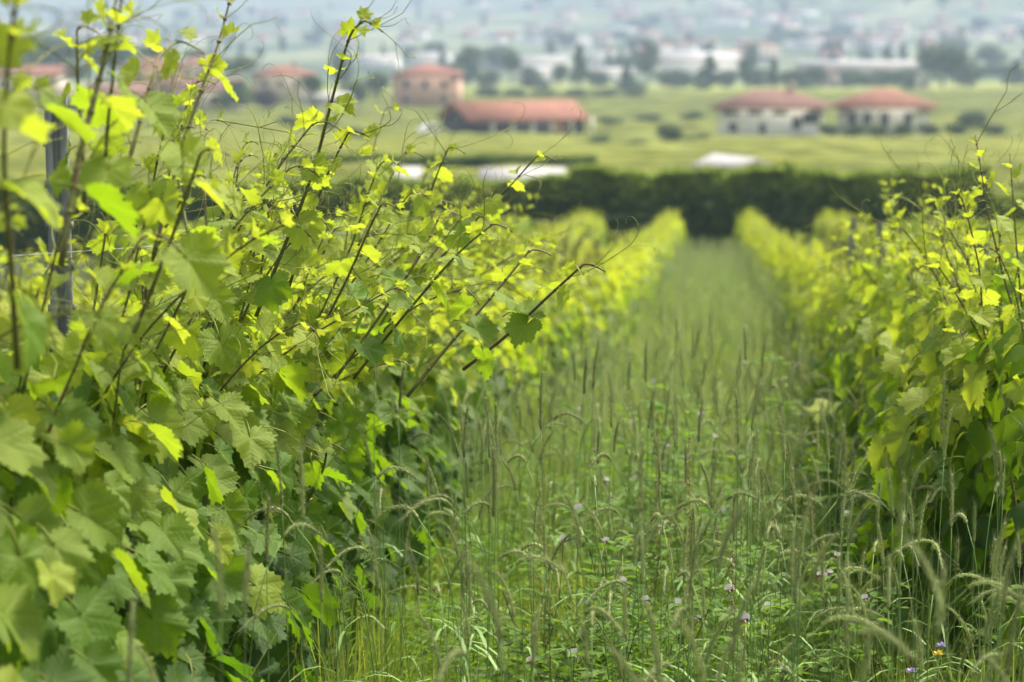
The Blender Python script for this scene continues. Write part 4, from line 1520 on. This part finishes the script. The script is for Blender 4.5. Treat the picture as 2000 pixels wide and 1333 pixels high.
def blades(name, seed, n, ysamp, h_rng, w_, lo, hi, mat, agem, segs=3, curl=.35):
    r = np.random.default_rng(seed)
    y = ysamp(r, n)
    x = r.uniform(lo, hi, n) + .30 * np.clip((y - 9) / 21, 0, 1)
    h = r.uniform(*h_rng, n)
    # patchy height
    h *= .8 + .35 * np.sin(x * 3.1 + y * 1.7) * np.sin(y * .9 + 1)
    h *= .85 + .35 * np.sin(x * 7.3 + 2 * np.sin(y * 2.9)) * np.sin(y * 4.1 + x * 2)
    for tx in (-.85, .32):      # wheel tracks: shorter, trodden grass
        h *= 1 - .38 * np.exp(-((x - tx - .05 * np.sin(y * .4)) / .13) ** 2)
    z = -SLOPE * y
    a = r.uniform(0, 2 * pi, n)
    dirx, diry = np.cos(a), np.sin(a)
    bend = r.uniform(.08, 1, n) * curl
    wv = w_ * r.uniform(.6, 1.3, n) * (1 + y / 30)
    V = np.zeros((n, 2 * segs + 1, 3))
    px, py = -diry, dirx
    # blades face roughly sideways to any viewer: random a
    for s in range(segs + 1):
        t = s / segs
        cx = x + dirx * bend * h * t ** 2
        cy_ = y + diry * bend * h * t ** 2
        cz = z + h * t * (1 - .25 * bend * t)
        ww = wv * (1 - t ** 1.7) * .5
        if s < segs:
            V[:, 2 * s] = np.stack([cx - px * ww, cy_ - py * ww, cz], 1)
            V[:, 2 * s + 1] = np.stack([cx + px * ww, cy_ + py * ww, cz], 1)
        else:
            V[:, 2 * s] = np.stack([cx, cy_, cz], 1)
    F = []
    for s in range(segs - 1):
        F += [(2 * s, 2 * s + 1, 2 * s + 3), (2 * s, 2 * s + 3, 2 * s + 2)]
    F.append((2 * segs - 2, 2 * segs - 1, 2 * segs))
    F = np.array(F)
    nv = 2 * segs + 1
    faces = (F[None] + (np.arange(n) * nv)[:, None, None]).reshape(-1, 3)
    age = np.repeat(np.clip(r.normal(agem, .25, n) + .22 * np.sin(x * 2 + y) + .2 * np.sin(y * .55 + 1.5 * np.sin(x * 2.3)), 0, 1), nv)
    return npmesh(name, V.reshape(-1, 3), faces, mat, age)


o = obj('grass', blades('near_grass', 31, 70000, lambda r, n: 3.2 + 12.5 * r.random(n) ** 1.25, (.18, .66), .0055, -1.75, 1.5, M['grass'], .48, 4, .7), kind='stuff')
tag(o, 'tall green grass filling the near part of the lane', 'grass')
for nm, sd, lo, hi in (('right_edge_grass', 34, .45, 1.15), ('left_edge_grass', 35, -1.25, -.75)):
    o = obj('grass', blades(nm, sd, 9000, lambda r, n: 4.5 + 12 * r.random(n) ** 1.2, (.40, .95), .0065, lo, hi, M['grass'], .55, 5, .6), kind='stuff')
    tag(o, 'taller grass along the foot of the ' + ('right' if lo > 0 else 'left') + ' vine row', 'grass')
o = obj('grass', blades('far_grass', 32, 95000, lambda r, n: 14 + 69 * r.random(n) ** 1.3, (.25, .60), .010, -1.6, 1.2, M['grass'], .62, 2, .4), kind='stuff')
tag(o, 'soft pale green grass running down the lane to the hedge', 'grass')
o = obj('grass', blades('row_grass', 33, 60000, lambda r, n: 14 + 69 * r.random(n), (.2, .45), .016, -8, 9, M['grass'], .5, 2, .4), kind='stuff')
tag(o, 'grass between the outer vine rows', 'grass')

# leafy undergrowth: oval leaflets of pea and clover
OV = []
for q in range(4):
    rr = random.Random(q)
    vs = [(0, 0, 0), (-.22, .28, .06), (-.28, .55, .08), (-.18, .82, .03), (0, 1, -.08 * q), (.18, .82, .03), (.28, .55, .08), (.22, .28, .06)]
    vs.append((0, .5, -.02))
    OV.append((np.array(vs), np.array([(8, 1, 0), (8, 2, 1), (8, 3, 2), (8, 4, 3), (8, 5, 4), (8, 6, 5), (8, 7, 6), (8, 0, 7)])))
LNA = [(np.array([(0, 0, 0), (-.10, .3, .03), (-.11, .55, .02), (0, 1, -.12), (.11, .55, .02), (.10, .3, .03)]) * 1.5, np.array([(0, 2, 1), (0, 3, 2), (0, 4, 3), (0, 5, 4)]))] * 3
r = np.random.default_rng(41)
n = 90000
y = 3.4 + 12 * r.random(n) ** 1.15
x = r.uniform(-1.5, 1.3, n)
top = .43 + .12 * np.sin(x * 4 + y * 1.3) * np.sin(y * 2.1 + x) + .06 * np.sin(x * 9 + 3)
zz = top * r.random(n) ** .45
P = np.stack([x, y, -SLOPE * y + zz], 1)
a = r.uniform(0, 2 * pi, n)
Y = np.stack([np.cos(a), np.sin(a), r.uniform(-.3, .7, n)], 1)
Z = np.stack([r.normal(0, .45, n), r.normal(0, .45, n), np.ones(n)], 1)
sz = r.uniform(.010, .038, n)
age = np.clip(r.normal(.3, .25, n) + .5 * (zz / top - .6), 0, 1)
o = obj('undergrowth', leaf_cloud('undergrowth', P, Y, Z, sz, age, OV + LNA, M['herb'], 5), kind='stuff')
tag(o, 'dense low green herbs and clover among the grass', 'undergrowth')

r = np.random.default_rng(43)
n = 42000
y = 12 + 66 * r.random(n) ** 1.3
x = r.uniform(-1.25, .95, n) + .30 * np.clip((y - 9) / 21, 0, 1)
keep = (np.sin(x * 3 + y * .5) * np.sin(y * .37 + 2 * x) + r.normal(0, .4, n)) > -.1
x, y = x[keep], y[keep]
n = len(x)
P = np.stack([x, y, -SLOPE * y + r.uniform(.12, .46, n)], 1)
a = r.uniform(0, 2 * pi, n)
Y = np.stack([np.cos(a), np.sin(a), r.uniform(-.3, .7, n)], 1)
Z = np.stack([r.normal(0, .5, n), r.normal(0, .5, n), np.ones(n)], 1)
o = obj('undergrowth', leaf_cloud('far_undergrowth', P, Y, Z, r.uniform(.03, .07, n), np.clip(r.normal(.5, .3, n), 0, 1), LNA, M['herb'], 6), kind='stuff')
tag(o, 'blurred green herb patches further down the grass lane', 'undergrowth')

# weeds with lance-shaped leaves at the foot of the left row
LN = [(np.array([(0, 0, 0), (-.10, .3, .03), (-.11, .55, .02), (0, 1, -.12), (.11, .55, .02), (.10, .3, .03)]), np.array([(0, 2, 1), (0, 3, 2), (0, 4, 3), (0, 5, 4)]))]


def weed_mesh(seed):
    rr = random.Random(seed)
    m = MB()
    H = rr.uniform(.5, .8)
    pts = [Vector((.05 * sin(t * 3 + seed), .03 * cos(t * 2), H * t)) for t in np.linspace(0, 1, 7)]
    m.tube(pts, .004, .0015, 5, 1)
    s = .12
    a = rr.uniform(0, 6)
    while s < 1:
        q = pts[min(5, int(s * 6))].lerp(pts[min(6, int(s * 6) + 1)], s * 6 - int(s * 6))
        for k in (0, pi):
            L = .075 * (1.15 - .75 * s) * rr.uniform(.8, 1.3)
            yd = Vector((cos(a + k), sin(a + k), .35 + .3 * s))
            fm = frame_mat(q, yd, (0, 0, 1), L)
            tv, tf = LN[0]
            m.add([tuple(fm @ Vector(v)) for v in tv], [tuple(f) for f in tf], 0, None, rr.uniform(.2, .7))
        a += 1.6
        s += .045
    return m.mesh('weed', [M['herb'], M['rye']])


WM = [weed_mesh(i) for i in range(5)]
wr = random.Random(9)
for i in range(34):
    y = wr.uniform(5.8, 11.5)
    x = -1.02 + wr.uniform(-.12, .22) if i < 24 else wr.uniform(-.8, .8)
    o = obj('weed', WM[i % 5], None, (x, y, row_ground(y)))
    o.rotation_euler.z = wr.uniform(0, 6)
    tag(o, 'upright weed with narrow lance-shaped leaves at the foot of the left row' if i < 24 else 'upright weed with narrow lance-shaped leaves out in the lane', 'weed',
        'tall weeds at the foot of the left row' if i < 24 else 'tall weeds in the lane')


# ------------------------------------------------------------------ rye
def rye_variant(seed, kind):
    rr = random.Random(seed)
    H = rr.uniform(.82, 1.06)
    a = rr.uniform(0, 2 * pi)
    ux, uy = cos(a), sin(a)
    pts = []
    p, d = Vector((0, 0, 0)), Vector((rr.gauss(0, .03), rr.gauss(0, .03), 1)).normalized()
    n = 12
    bendk = {'up': .012, 'lean': .05, 'nod': .10}[kind]
    for i in range(n + 1):
        pts.append(p.copy())
        t = i / n
        k = bendk * (t ** 2) * (1 if t < .8 or kind != 'nod' else 3.2)
        d = (d + Vector((ux * k, uy * k, -k * .6))).normalized()
        p = p + d * H / n
    m = MB()
    m.tube(pts, .0017, .0011, 4)
    # one or two narrow blades
    for z_i in (4, 7):
        q = pts[z_i]
        b0 = rr.uniform(0, 6)
        L = rr.uniform(.12, .22)
        vs, fs = [], []
        for s in range(5):
            t = s / 4
            c = q + Vector((cos(b0) * L * t, sin(b0) * L * t, L * (.8 * t - .95 * t * t)))
            ww = .0045 * (1 - t ** 2)
            pv = Vector((-sin(b0), cos(b0), 0)) * ww
            vs += [tuple(c - pv), tuple(c + pv)]
        for s in range(4):
            fs.append((2 * s, 2 * s + 1, 2 * s + 3, 2 * s + 2))
        m.add(vs, fs)
    stem = m.mesh('rye_stem', M['rye'])
    # ear
    e = MB()
    L = rr.uniform(.10, .14)
    k = {'up': .015, 'lean': .03, 'nod': .12}[kind]
    ep = [p0.copy() for p0 in (pts[-1],)]
    dd = (pts[-1] - pts[-2]).normalized()
    ne = 16
    q = pts[-1].copy()
    dirs = []
    for i in range(ne):
        dirs.append(dd.copy())
        q = q + dd * L / ne
        ep.append(q.copy())
        dd = (dd + Vector((ux * k, uy * k, -k))).normalized()
    dirs.append(dd.copy())
    e.tube(ep, [.0028 * (1 - .4 * i / ne) for i in range(ne + 1)], None, 4)
    for i in range(ne):
        t = i / ne
        c, dv = ep[i], dirs[i]
        s0 = dv.orthogonal().normalized()
        for sgn in (-1, 1):
            for tw in (-.5, .5):
                sd_ = (Matrix.Rotation((pi / 2 * (i % 2) + tw), 3, dv) @ s0) * sgn
                wv_ = dv.cross(sd_)
                ln = .0125 * (1 - .3 * t)
                b0 = c + sd_ * .0008
                mid = c + dv * ln * .5 + sd_ * (.0055 * (1 - .35 * t) * (0.6 + .4 * sin(pi * (t + .12))))
                tip = c + dv * ln + sd_ * .0042 * (1 - .4 * t)
                e.add([tuple(b0), tuple(mid + wv_ * .0019), tuple(tip), tuple(mid - wv_ * .0019)], [(0, 1, 2, 3)], 0)
                if rr.random() < .8:
                    al = rr.uniform(.022, .045)
                    at_ = tip + dv * al + sd_ * al * rr.uniform(.12, .38)
                    e.add([tuple(tip - wv_ * .0005), tuple(tip + wv_ * .0005), tuple(at_)], [(0, 1, 2)], 1)
                if rr.random() < .18:
                    e.box(mid + sd_ * .003 + Vector((0, 0, -.003)), (.0014, .0014, .006), 1)
    ear = e.mesh('rye_ear', [M['ear'], M['awn'], M['brown_seed']])
    return stem, ear


RV = [(rye_variant(700 + i, k), k) for i, k in enumerate(['up'] * 6 + ['lean'] * 5 + ['nod'] * 4)]
ry = random.Random(17)
spots = []
# the ears seen blurred right in front
for px, y in ((262, 2.9), (722, 2.7), (735, 2.5), (1105, 3.1), (1095, 2.9), (1190, 3.4), (1350, 2.6), (1290, 3.6), (1470, 3.3), (1590, 3.5), (1710, 3.2), (1960, 3.0), (1925, 3.6), (820, 2.6)):
    spots.append((W(px, 900, y).x, y, 'fore'))
while len(spots) < 298:
    y = 3.7 + 7.0 * ry.random() ** 1.1
    x = ry.uniform(-1.05, 1.0)
    px = 1385 + x * FPX / y
    if px > 2080 or ry.random() > .45 + .55 * smooth(-1.0, .1, x):
        continue
    spots.append((x, y, 'mid'))
KL = {'up': 'upright grey-green rye stalk with bristly ear standing in the lane', 'lean': 'slanting grey-green rye stalk with bristly ear in the lane', 'nod': 'rye stalk arched over with its bristly ear hanging'}
KG = {'up': 'upright rye stalks', 'lean': 'slanting rye stalks', 'nod': 'arched rye stalks'}
for (x, y, z_) in spots:
    zone = 'beside the left vine row' if x < -.45 else ('beside the right vine row' if x > .4 else 'in the middle of the lane')
    zone = ('near sharp ' if y < 8 else 'farther blurred ') + '%s ' + zone
    (sm, em), kd = ry.choice(RV)
    o = obj('rye_stalk', sm, None, (x, y, row_ground(y)))
    o.rotation_euler.z = ry.uniform(0, 2 * pi)
    s = ry.uniform(.86, 1.22)
    if z_ == 'fore':
        s = ry.uniform(.9, 1.02)
    if abs(x) > .85:
        s *= 1.08
    o.scale = (1, 1, s)
    if z_ == 'fore':
        tag(o, 'blurred rye stalk close in front of the camera', 'rye', 'blurred rye stalks in the foreground')
    else:
        tag(o, zone % {'up': 'upright rye stalk', 'lean': 'slanting rye stalk', 'nod': 'arched-over rye stalk'}[kd], 'rye', zone % KG[kd])
    obj('ear', em, o, color=(0, 0, 0, 1))

# the rest of the near rye, joined in one mass
RVn = []
for (sm, em), kd in RV:
    parts_ = []
    for me, off in ((sm, 0), (em, 1)):
        me.calc_loop_triangles()
        co = np.empty(len(me.vertices) * 3, dtype=np.float32); me.vertices.foreach_get('co', co)
        tr = np.empty(len(me.loop_triangles) * 3, dtype=np.int32); me.loop_triangles.foreach_get('vertices', tr)
        ti = np.empty(len(me.loop_triangles), dtype=np.int32); me.loop_triangles.foreach_get('material_index', ti)
        parts_.append((co.reshape(-1, 3), tr.reshape(-1, 3), ti + off))
    n0 = len(parts_[0][0])
    RVn.append((np.concatenate([parts_[0][0], parts_[1][0]]), np.concatenate([parts_[0][1], parts_[1][1] + n0]), np.concatenate([parts_[0][2], parts_[1][2]])))
V, F, MI, off = [], [], [], 0
rg = np.random.default_rng(78)
for i in range(420):
    y = 4.6 + 10 * rg.random() ** 1.1
    x = rg.uniform(-.95, 1.0)
    if x < -.3 and rg.random() < .4:
        continue
    cv, cf, ci = RVn[rg.integers(0, len(RVn))]
    a = rg.uniform(0, 2 * pi)
    ca, sa = cos(a), sin(a)
    sx = rg.uniform(.8, 1.15)
    V.append(np.stack([cv[:, 0] * ca - cv[:, 1] * sa + x, cv[:, 0] * sa + cv[:, 1] * ca + y, cv[:, 2] * sx + row_ground(y)], 1))
    F.append(cf + off); MI.append(ci); off += len(cv)
o = obj('rye_field', npmesh('near_rye_mass', np.concatenate(V), np.concatenate(F), [M['rye'], M['ear'], M['awn'], M['brown_seed']], mi=np.concatenate(MI)), kind='stuff')
tag(o, 'dense mass of rye stalks and ears filling the near lane', 'rye')

# the rest of the rye, joined
ev, ef = [], []
rg = np.random.default_rng(77)
n = 1500
yy = 9.5 + 62 * rg.random(n) ** 1.5
xx = rg.uniform(-1.15, .8, n) + .30 * np.clip((yy - 9) / 21, 0, 1)
V, F = [], []
hh = rg.uniform(.7, 1.0, n)
lx = rg.normal(0, .12, n)
ly = rg.normal(0, .08, n)
tw = .004 + yy * .00012
zb = -SLOPE * yy
for i in range(n):
    b0 = np.array([xx[i], yy[i], zb[i]])
    t0 = b0 + [lx[i] * .6, ly[i] * .6, hh[i]]
    t1 = t0 + [lx[i] * .5, ly[i] * .4, .10]
    k = len(V)
    w1 = tw[i]
    V += [b0 - [w1 * .3, 0, 0], b0 + [w1 * .3, 0, 0], t0 + [w1 * .3, 0, 0], t0 - [w1 * .3, 0, 0], (t0 + t1) / 2 + [w1, 0, 0], (t0 + t1) / 2 - [w1, 0, 0], t1 + [w1 * .2, 0, 0], t1 - [w1 * .2, 0, 0],
          (t0 + t1) / 2 + [0, w1, 0], (t0 + t1) / 2 - [0, w1, 0]]
    F += [(k, k + 1, k + 2, k + 3), (k + 3, k + 2, k + 4, k + 5), (k + 5, k + 4, k + 6, k + 7), (k + 3, k + 8, k + 6, k + 9)]
o = obj('rye_field', npmesh('rye_field', np.array(V), np.array(F), M['ear']), kind='stuff')
tag(o, 'blurred rye stalks further down the lane', 'rye')


fg = random.Random(8)
m = MB()
for (px, y) in ((700, 2.5), (745, 2.3), (790, 2.4), (815, 2.35), (270, 2.6), (1340, 2.4), (1365, 2.5), (1940, 2.7)):
    b0 = W(px, 900, y)
    g0 = Vector((b0.x, y, row_ground(y)))
    ln = fg.uniform(.95, 1.12)
    lean = Vector((fg.gauss(.05, .2), fg.gauss(0, .1), 0))
    L_ = [g0 + Vector((0, 0, ln * t)) + lean * t * t * ln for t in np.linspace(0, 1, 9)]
    w_ = fg.uniform(.003, .006)
    vs = []
    for i, q in enumerate(L_):
        ww = w_ * (1 - (i / 8) ** 2) + .0003
        vs += [tuple(q - Vector((ww, 0, 0))), tuple(q + Vector((ww, 0, 0)))]
    m.add(vs, [(2 * i, 2 * i + 1, 2 * i + 3, 2 * i + 2) for i in range(8)], 0, None, .5)
o = obj('grass', m.mesh('tall_blades', M['grass']), kind='stuff')
tag(o, 'blurred tall grass blades just in front of the camera', 'grass')


# ------------------------------------------------------------------ pea plants with flowers, sorrel, small flowers
def pea_flower_mesh(seed):
    rr = random.Random(seed)
    m = MB()
    # standard: broad, folded back, white
    vs, fs = [(0, 0, 0)], []
    for i in range(11):
        a = radians(-120 + 240 * i / 10)
        rad = .0135 * (1 - .15 * cos(a * 2)) * (1 + .06 * rr.uniform(-1, 1))
        x, z = sin(a) * rad, cos(a) * rad * .9 + .005
        vs.append((x, .002 + .35 * abs(x), z))
    for i in range(10):
        fs.append((0, i + 1, i + 2))
    m.add(vs, fs, 0)
    for s in (-1, 1):     # wings: dark purple
        vs = [(0, -.001, -.002), (s * .005, -.008, .003), (s * .0065, -.013, -.002), (s * .004, -.014, -.008), (0, -.006, -.007)]
        m.add(vs, [(0, 1, 2, 3, 4)] if s > 0 else [(4, 3, 2, 1, 0)], 1)
    m.tube([(0, -.002, -.005), (0, -.008, -.009), (0, -.013, -.006)], .003, .0015, 5, 0)
    m.tube([(0, .002, -.004), (0, .008, -.004), (0, .014, -.012)], .0025, .0008, 5, 2)
    return m.mesh('pea_flower', [M['white_petal'], M['purple_petal'], M['herb']])


PF = [pea_flower_mesh(i) for i in range(4)]


def pea_mesh(seed):
    rr = random.Random(seed)
    st, lf = MB(), MB()
    tops = []
    for s in range(3):
        p = Vector((0, 0, 0))
        d = Vector((rr.gauss(0, .35), rr.gauss(0, .35), 1)).normalized()
        pts = [p.copy()]
        for i in range(9):
            p = p + d * .062
            d = (d + Vector((rr.gauss(0, .12), rr.gauss(0, .12), rr.gauss(.02, .06)))).normalized()
            pts.append(p.copy())
            if i > 1:
                a = rr.uniform(0, 6.28)
                out = Vector((cos(a), sin(a), .35)).normalized()
                q = p.copy()
                st.tube([q, q + out * .05, q + out * .1 + Vector((0, 0, .004))], .0011, .0006, 3)
                for k in range(3):
                    c = q + out * (.02 + .028 * k)
                    sdv = out.cross(Vector((0, 0, 1))).normalized()
                    for sg in (-1, 1):
                        fm = frame_mat(c, sdv * sg + out * .35, Vector((rr.gauss(0, .25), rr.gauss(0, .25), 1)), rr.uniform(.026, .044) * (1 - .15 * k))
                        tv, tf = OV[rr.randrange(4)]
                        lf.add([tuple(fm @ Vector(v)) for v in tv], [tuple(f) for f in tf], 0, None, rr.uniform(.1, .7))
        st.tube(pts, .0018, .0011, 4)
        tops += pts[5:]
    return st.mesh('pea_stem', M['cane_green']), lf.mesh('pea_foliage', M['herb']), tops


PM = [pea_mesh(i) for i in range(5)]
flw = [(1160, 1012, 7.3), (1183, 1062, 7.0), (1292, 1035, 7.2), (1215, 1140, 6.6), (1122, 1282, 6.0), (1262, 1178, 6.5), (1425, 1157, 6.6), (1442, 1210, 6.3), (1620, 1125, 6.8), (1636, 1092, 7.0),
       (1320, 1185, 6.4), (1285, 760, 11.0), (1275, 750, 11.2), (1455, 715, 11.5), (1560, 718, 11.2), (1370, 815, 10), (1655, 1010, 7.6), (1690, 1175, 6.5), (1500, 1190, 6.4), (1130, 1000, 7.3),
       (1395, 860, 9), (1303, 878, 9), (1235, 830, 9.5), (1100, 1060, 7.2), (1605, 1130, 6.7), (1455, 1215, 6.2), (1340, 900, 8.6), (1595, 870, 9)]
pr = random.Random(3)
for i, (px, py, y) in enumerate(sorted(flw)):
    P = W(px, py, y)
    gzv = row_ground(y)
    hgt = P.z - gzv
    st, lf, tops = PM[i % 5]
    tp = max(tops, key=lambda q: q.z)
    s = max(.5, hgt / tp.z)
    rz = pr.uniform(0, 6.28)
    rot = Matrix.Rotation(rz, 3, 'Z')
    off = rot @ Vector((tp.x * s, tp.y * s, 0))
    o = obj('pea_plant', st, None, (P.x - off.x, y - off.y, gzv))
    o.rotation_euler.z = rz
    o.scale = (s, s, s)
    far = y > 8.5
    nf = sum(1 for q in sorted(flw)[:i] if (q[2] > 8.5) == far)
    tag(o, f'{ORD[nf]} from the left of the ' + ('blurred pea plants with pale pink flowers down the lane' if far else 'sharp pea plants with white and purple flowers'), 'pea plant',
        'flowering pea plants further off' if far else 'flowering pea plants')
    obj('foliage', lf, o, kind='stuff')
    for k, q in enumerate([tp] + pr.sample(tops, 1)):
        out = Vector((pr.gauss(0, 1), pr.gauss(0, 1), 0)).normalized()
        yaw_local = -rz + pr.uniform(-.9, .9)
        obj('flower', pr.choice(PF), o, mat4=Matrix.Translation(q + Vector((0, 0, .006))) @ Matrix.Rotation(yaw_local, 4, 'Z') @ Matrix.Rotation(pr.uniform(-.3, .3), 4, 'X') @ Matrix.Scale(pr.uniform(.6, .95) / s * 1.05, 4))


def sorrel_mesh(seed, mat):
    rr = random.Random(seed)
    m = MB()
    H = rr.uniform(.55, .72)
    m.tube([(0, 0, 0), (.01, 0, H * .5), (0, .01, H)], .0022, .001, 5, 1)
    k = MB()
    z = H * .55
    while z < H:
        for q in range(4):
            a = rr.uniform(0, 6.28)
            rad = rr.uniform(.002, .020) * (1.3 - z / H)
            c = Vector((cos(a) * rad, sin(a) * rad, z + rr.uniform(-.01, .01)))
            s = rr.uniform(.0012, .0026)
            k.add([tuple(c + Vector(v) * s) for v in ((1, 0, 0), (-.5, .87, 0), (-.5, -.87, 0), (0, 0, 1.3), (0, 0, -1.3))], [(0, 1, 3), (1, 2, 3), (2, 0, 3), (1, 0, 4), (2, 1, 4), (0, 2, 4)])
        z += .009
    return m.mesh('sorrel_stem', [mat, M['cane_green']]), k.mesh('seed_head', mat)


SM = [sorrel_mesh(i, M['rust'] if i % 2 else M['brown_seed']) for i in range(4)]
for i, (px, py, y) in enumerate([(1345, 905, 7.0), (1350, 930, 6.9), (1060, 870, 8.0), (1052, 900, 7.8), (1282, 950, 7.4), (1310, 920, 7.6), (1285, 870, 8.4), (1590, 900, 8.2), (1070, 1110, 6.4), (1520, 1290, 5.8), (1430, 1140, 6.4)]):
    P = W(px, py, y)
    gzv = row_ground(y)
    st, sh = SM[i % 4]
    o = obj('sorrel_plant', st, None, (P.x, y, gzv))
    s = (P.z - gzv) / .64
    o.scale = (1, 1, s)
    tag(o, 'thin dark dock stalk with brown seed head among the rye' if i % 2 == 0 else 'thin sorrel stalk with rusty orange seed head in the lane', 'dock' if i % 2 == 0 else 'sorrel', 'dock stalks' if i % 2 == 0 else 'sorrel stalks')
    obj('seed_head', sh, o)

# a yellow and a lilac flower low on the right
for (px, py, y, mt, lab, nm) in ((1832, 1278, 6.3, 'yellow_petal', 'small bright yellow flower low in the grass at the lower right', 'yellow_flower'),
                                 (1780, 1312, 6.2, 'lilac_petal', 'lilac flower head just below the yellow flower', 'lilac_flower'),
                                 (1838, 1262, 6.35, 'lilac_petal', 'small lilac flower head just above the yellow flower', 'lilac_flower')):
    P = W(px, py, y)
    gzv = row_ground(y)
    o = empty(nm, (P.x, P.y, gzv))
    tag(o, lab, 'flower')
    hgt = P.z - gzv
    m = MB(); m.tube([(0, .0, 0), (.01, 0, hgt * .6), (0, 0, hgt)], .0016, .001, 4)
    obj('stem', m.mesh('stem', M['rye']), o)
    for q in range(14):
        m = MB()
        a = q * 2.4
        up = (q % 3) * .45
        d = Vector((cos(a), sin(a), up)).normalized()
        sdv = d.cross(Vector((0, 0, 1))).normalized()
        c = Vector((0, 0, hgt))
        m.add([tuple(c + d * .001), tuple(c + d * .009 + sdv * .004), tuple(c + d * .016), tuple(c + d * .009 - sdv * .004)], [(0, 1, 2, 3)])
        obj('petal', m.mesh('petal', M[mt]), o)
print('OBJECTS', len(bpy.data.objects), 'vines', count, 'tris', sum(len(m.loops) - 2 * len(m.polygons) for m in bpy.data.meshes))
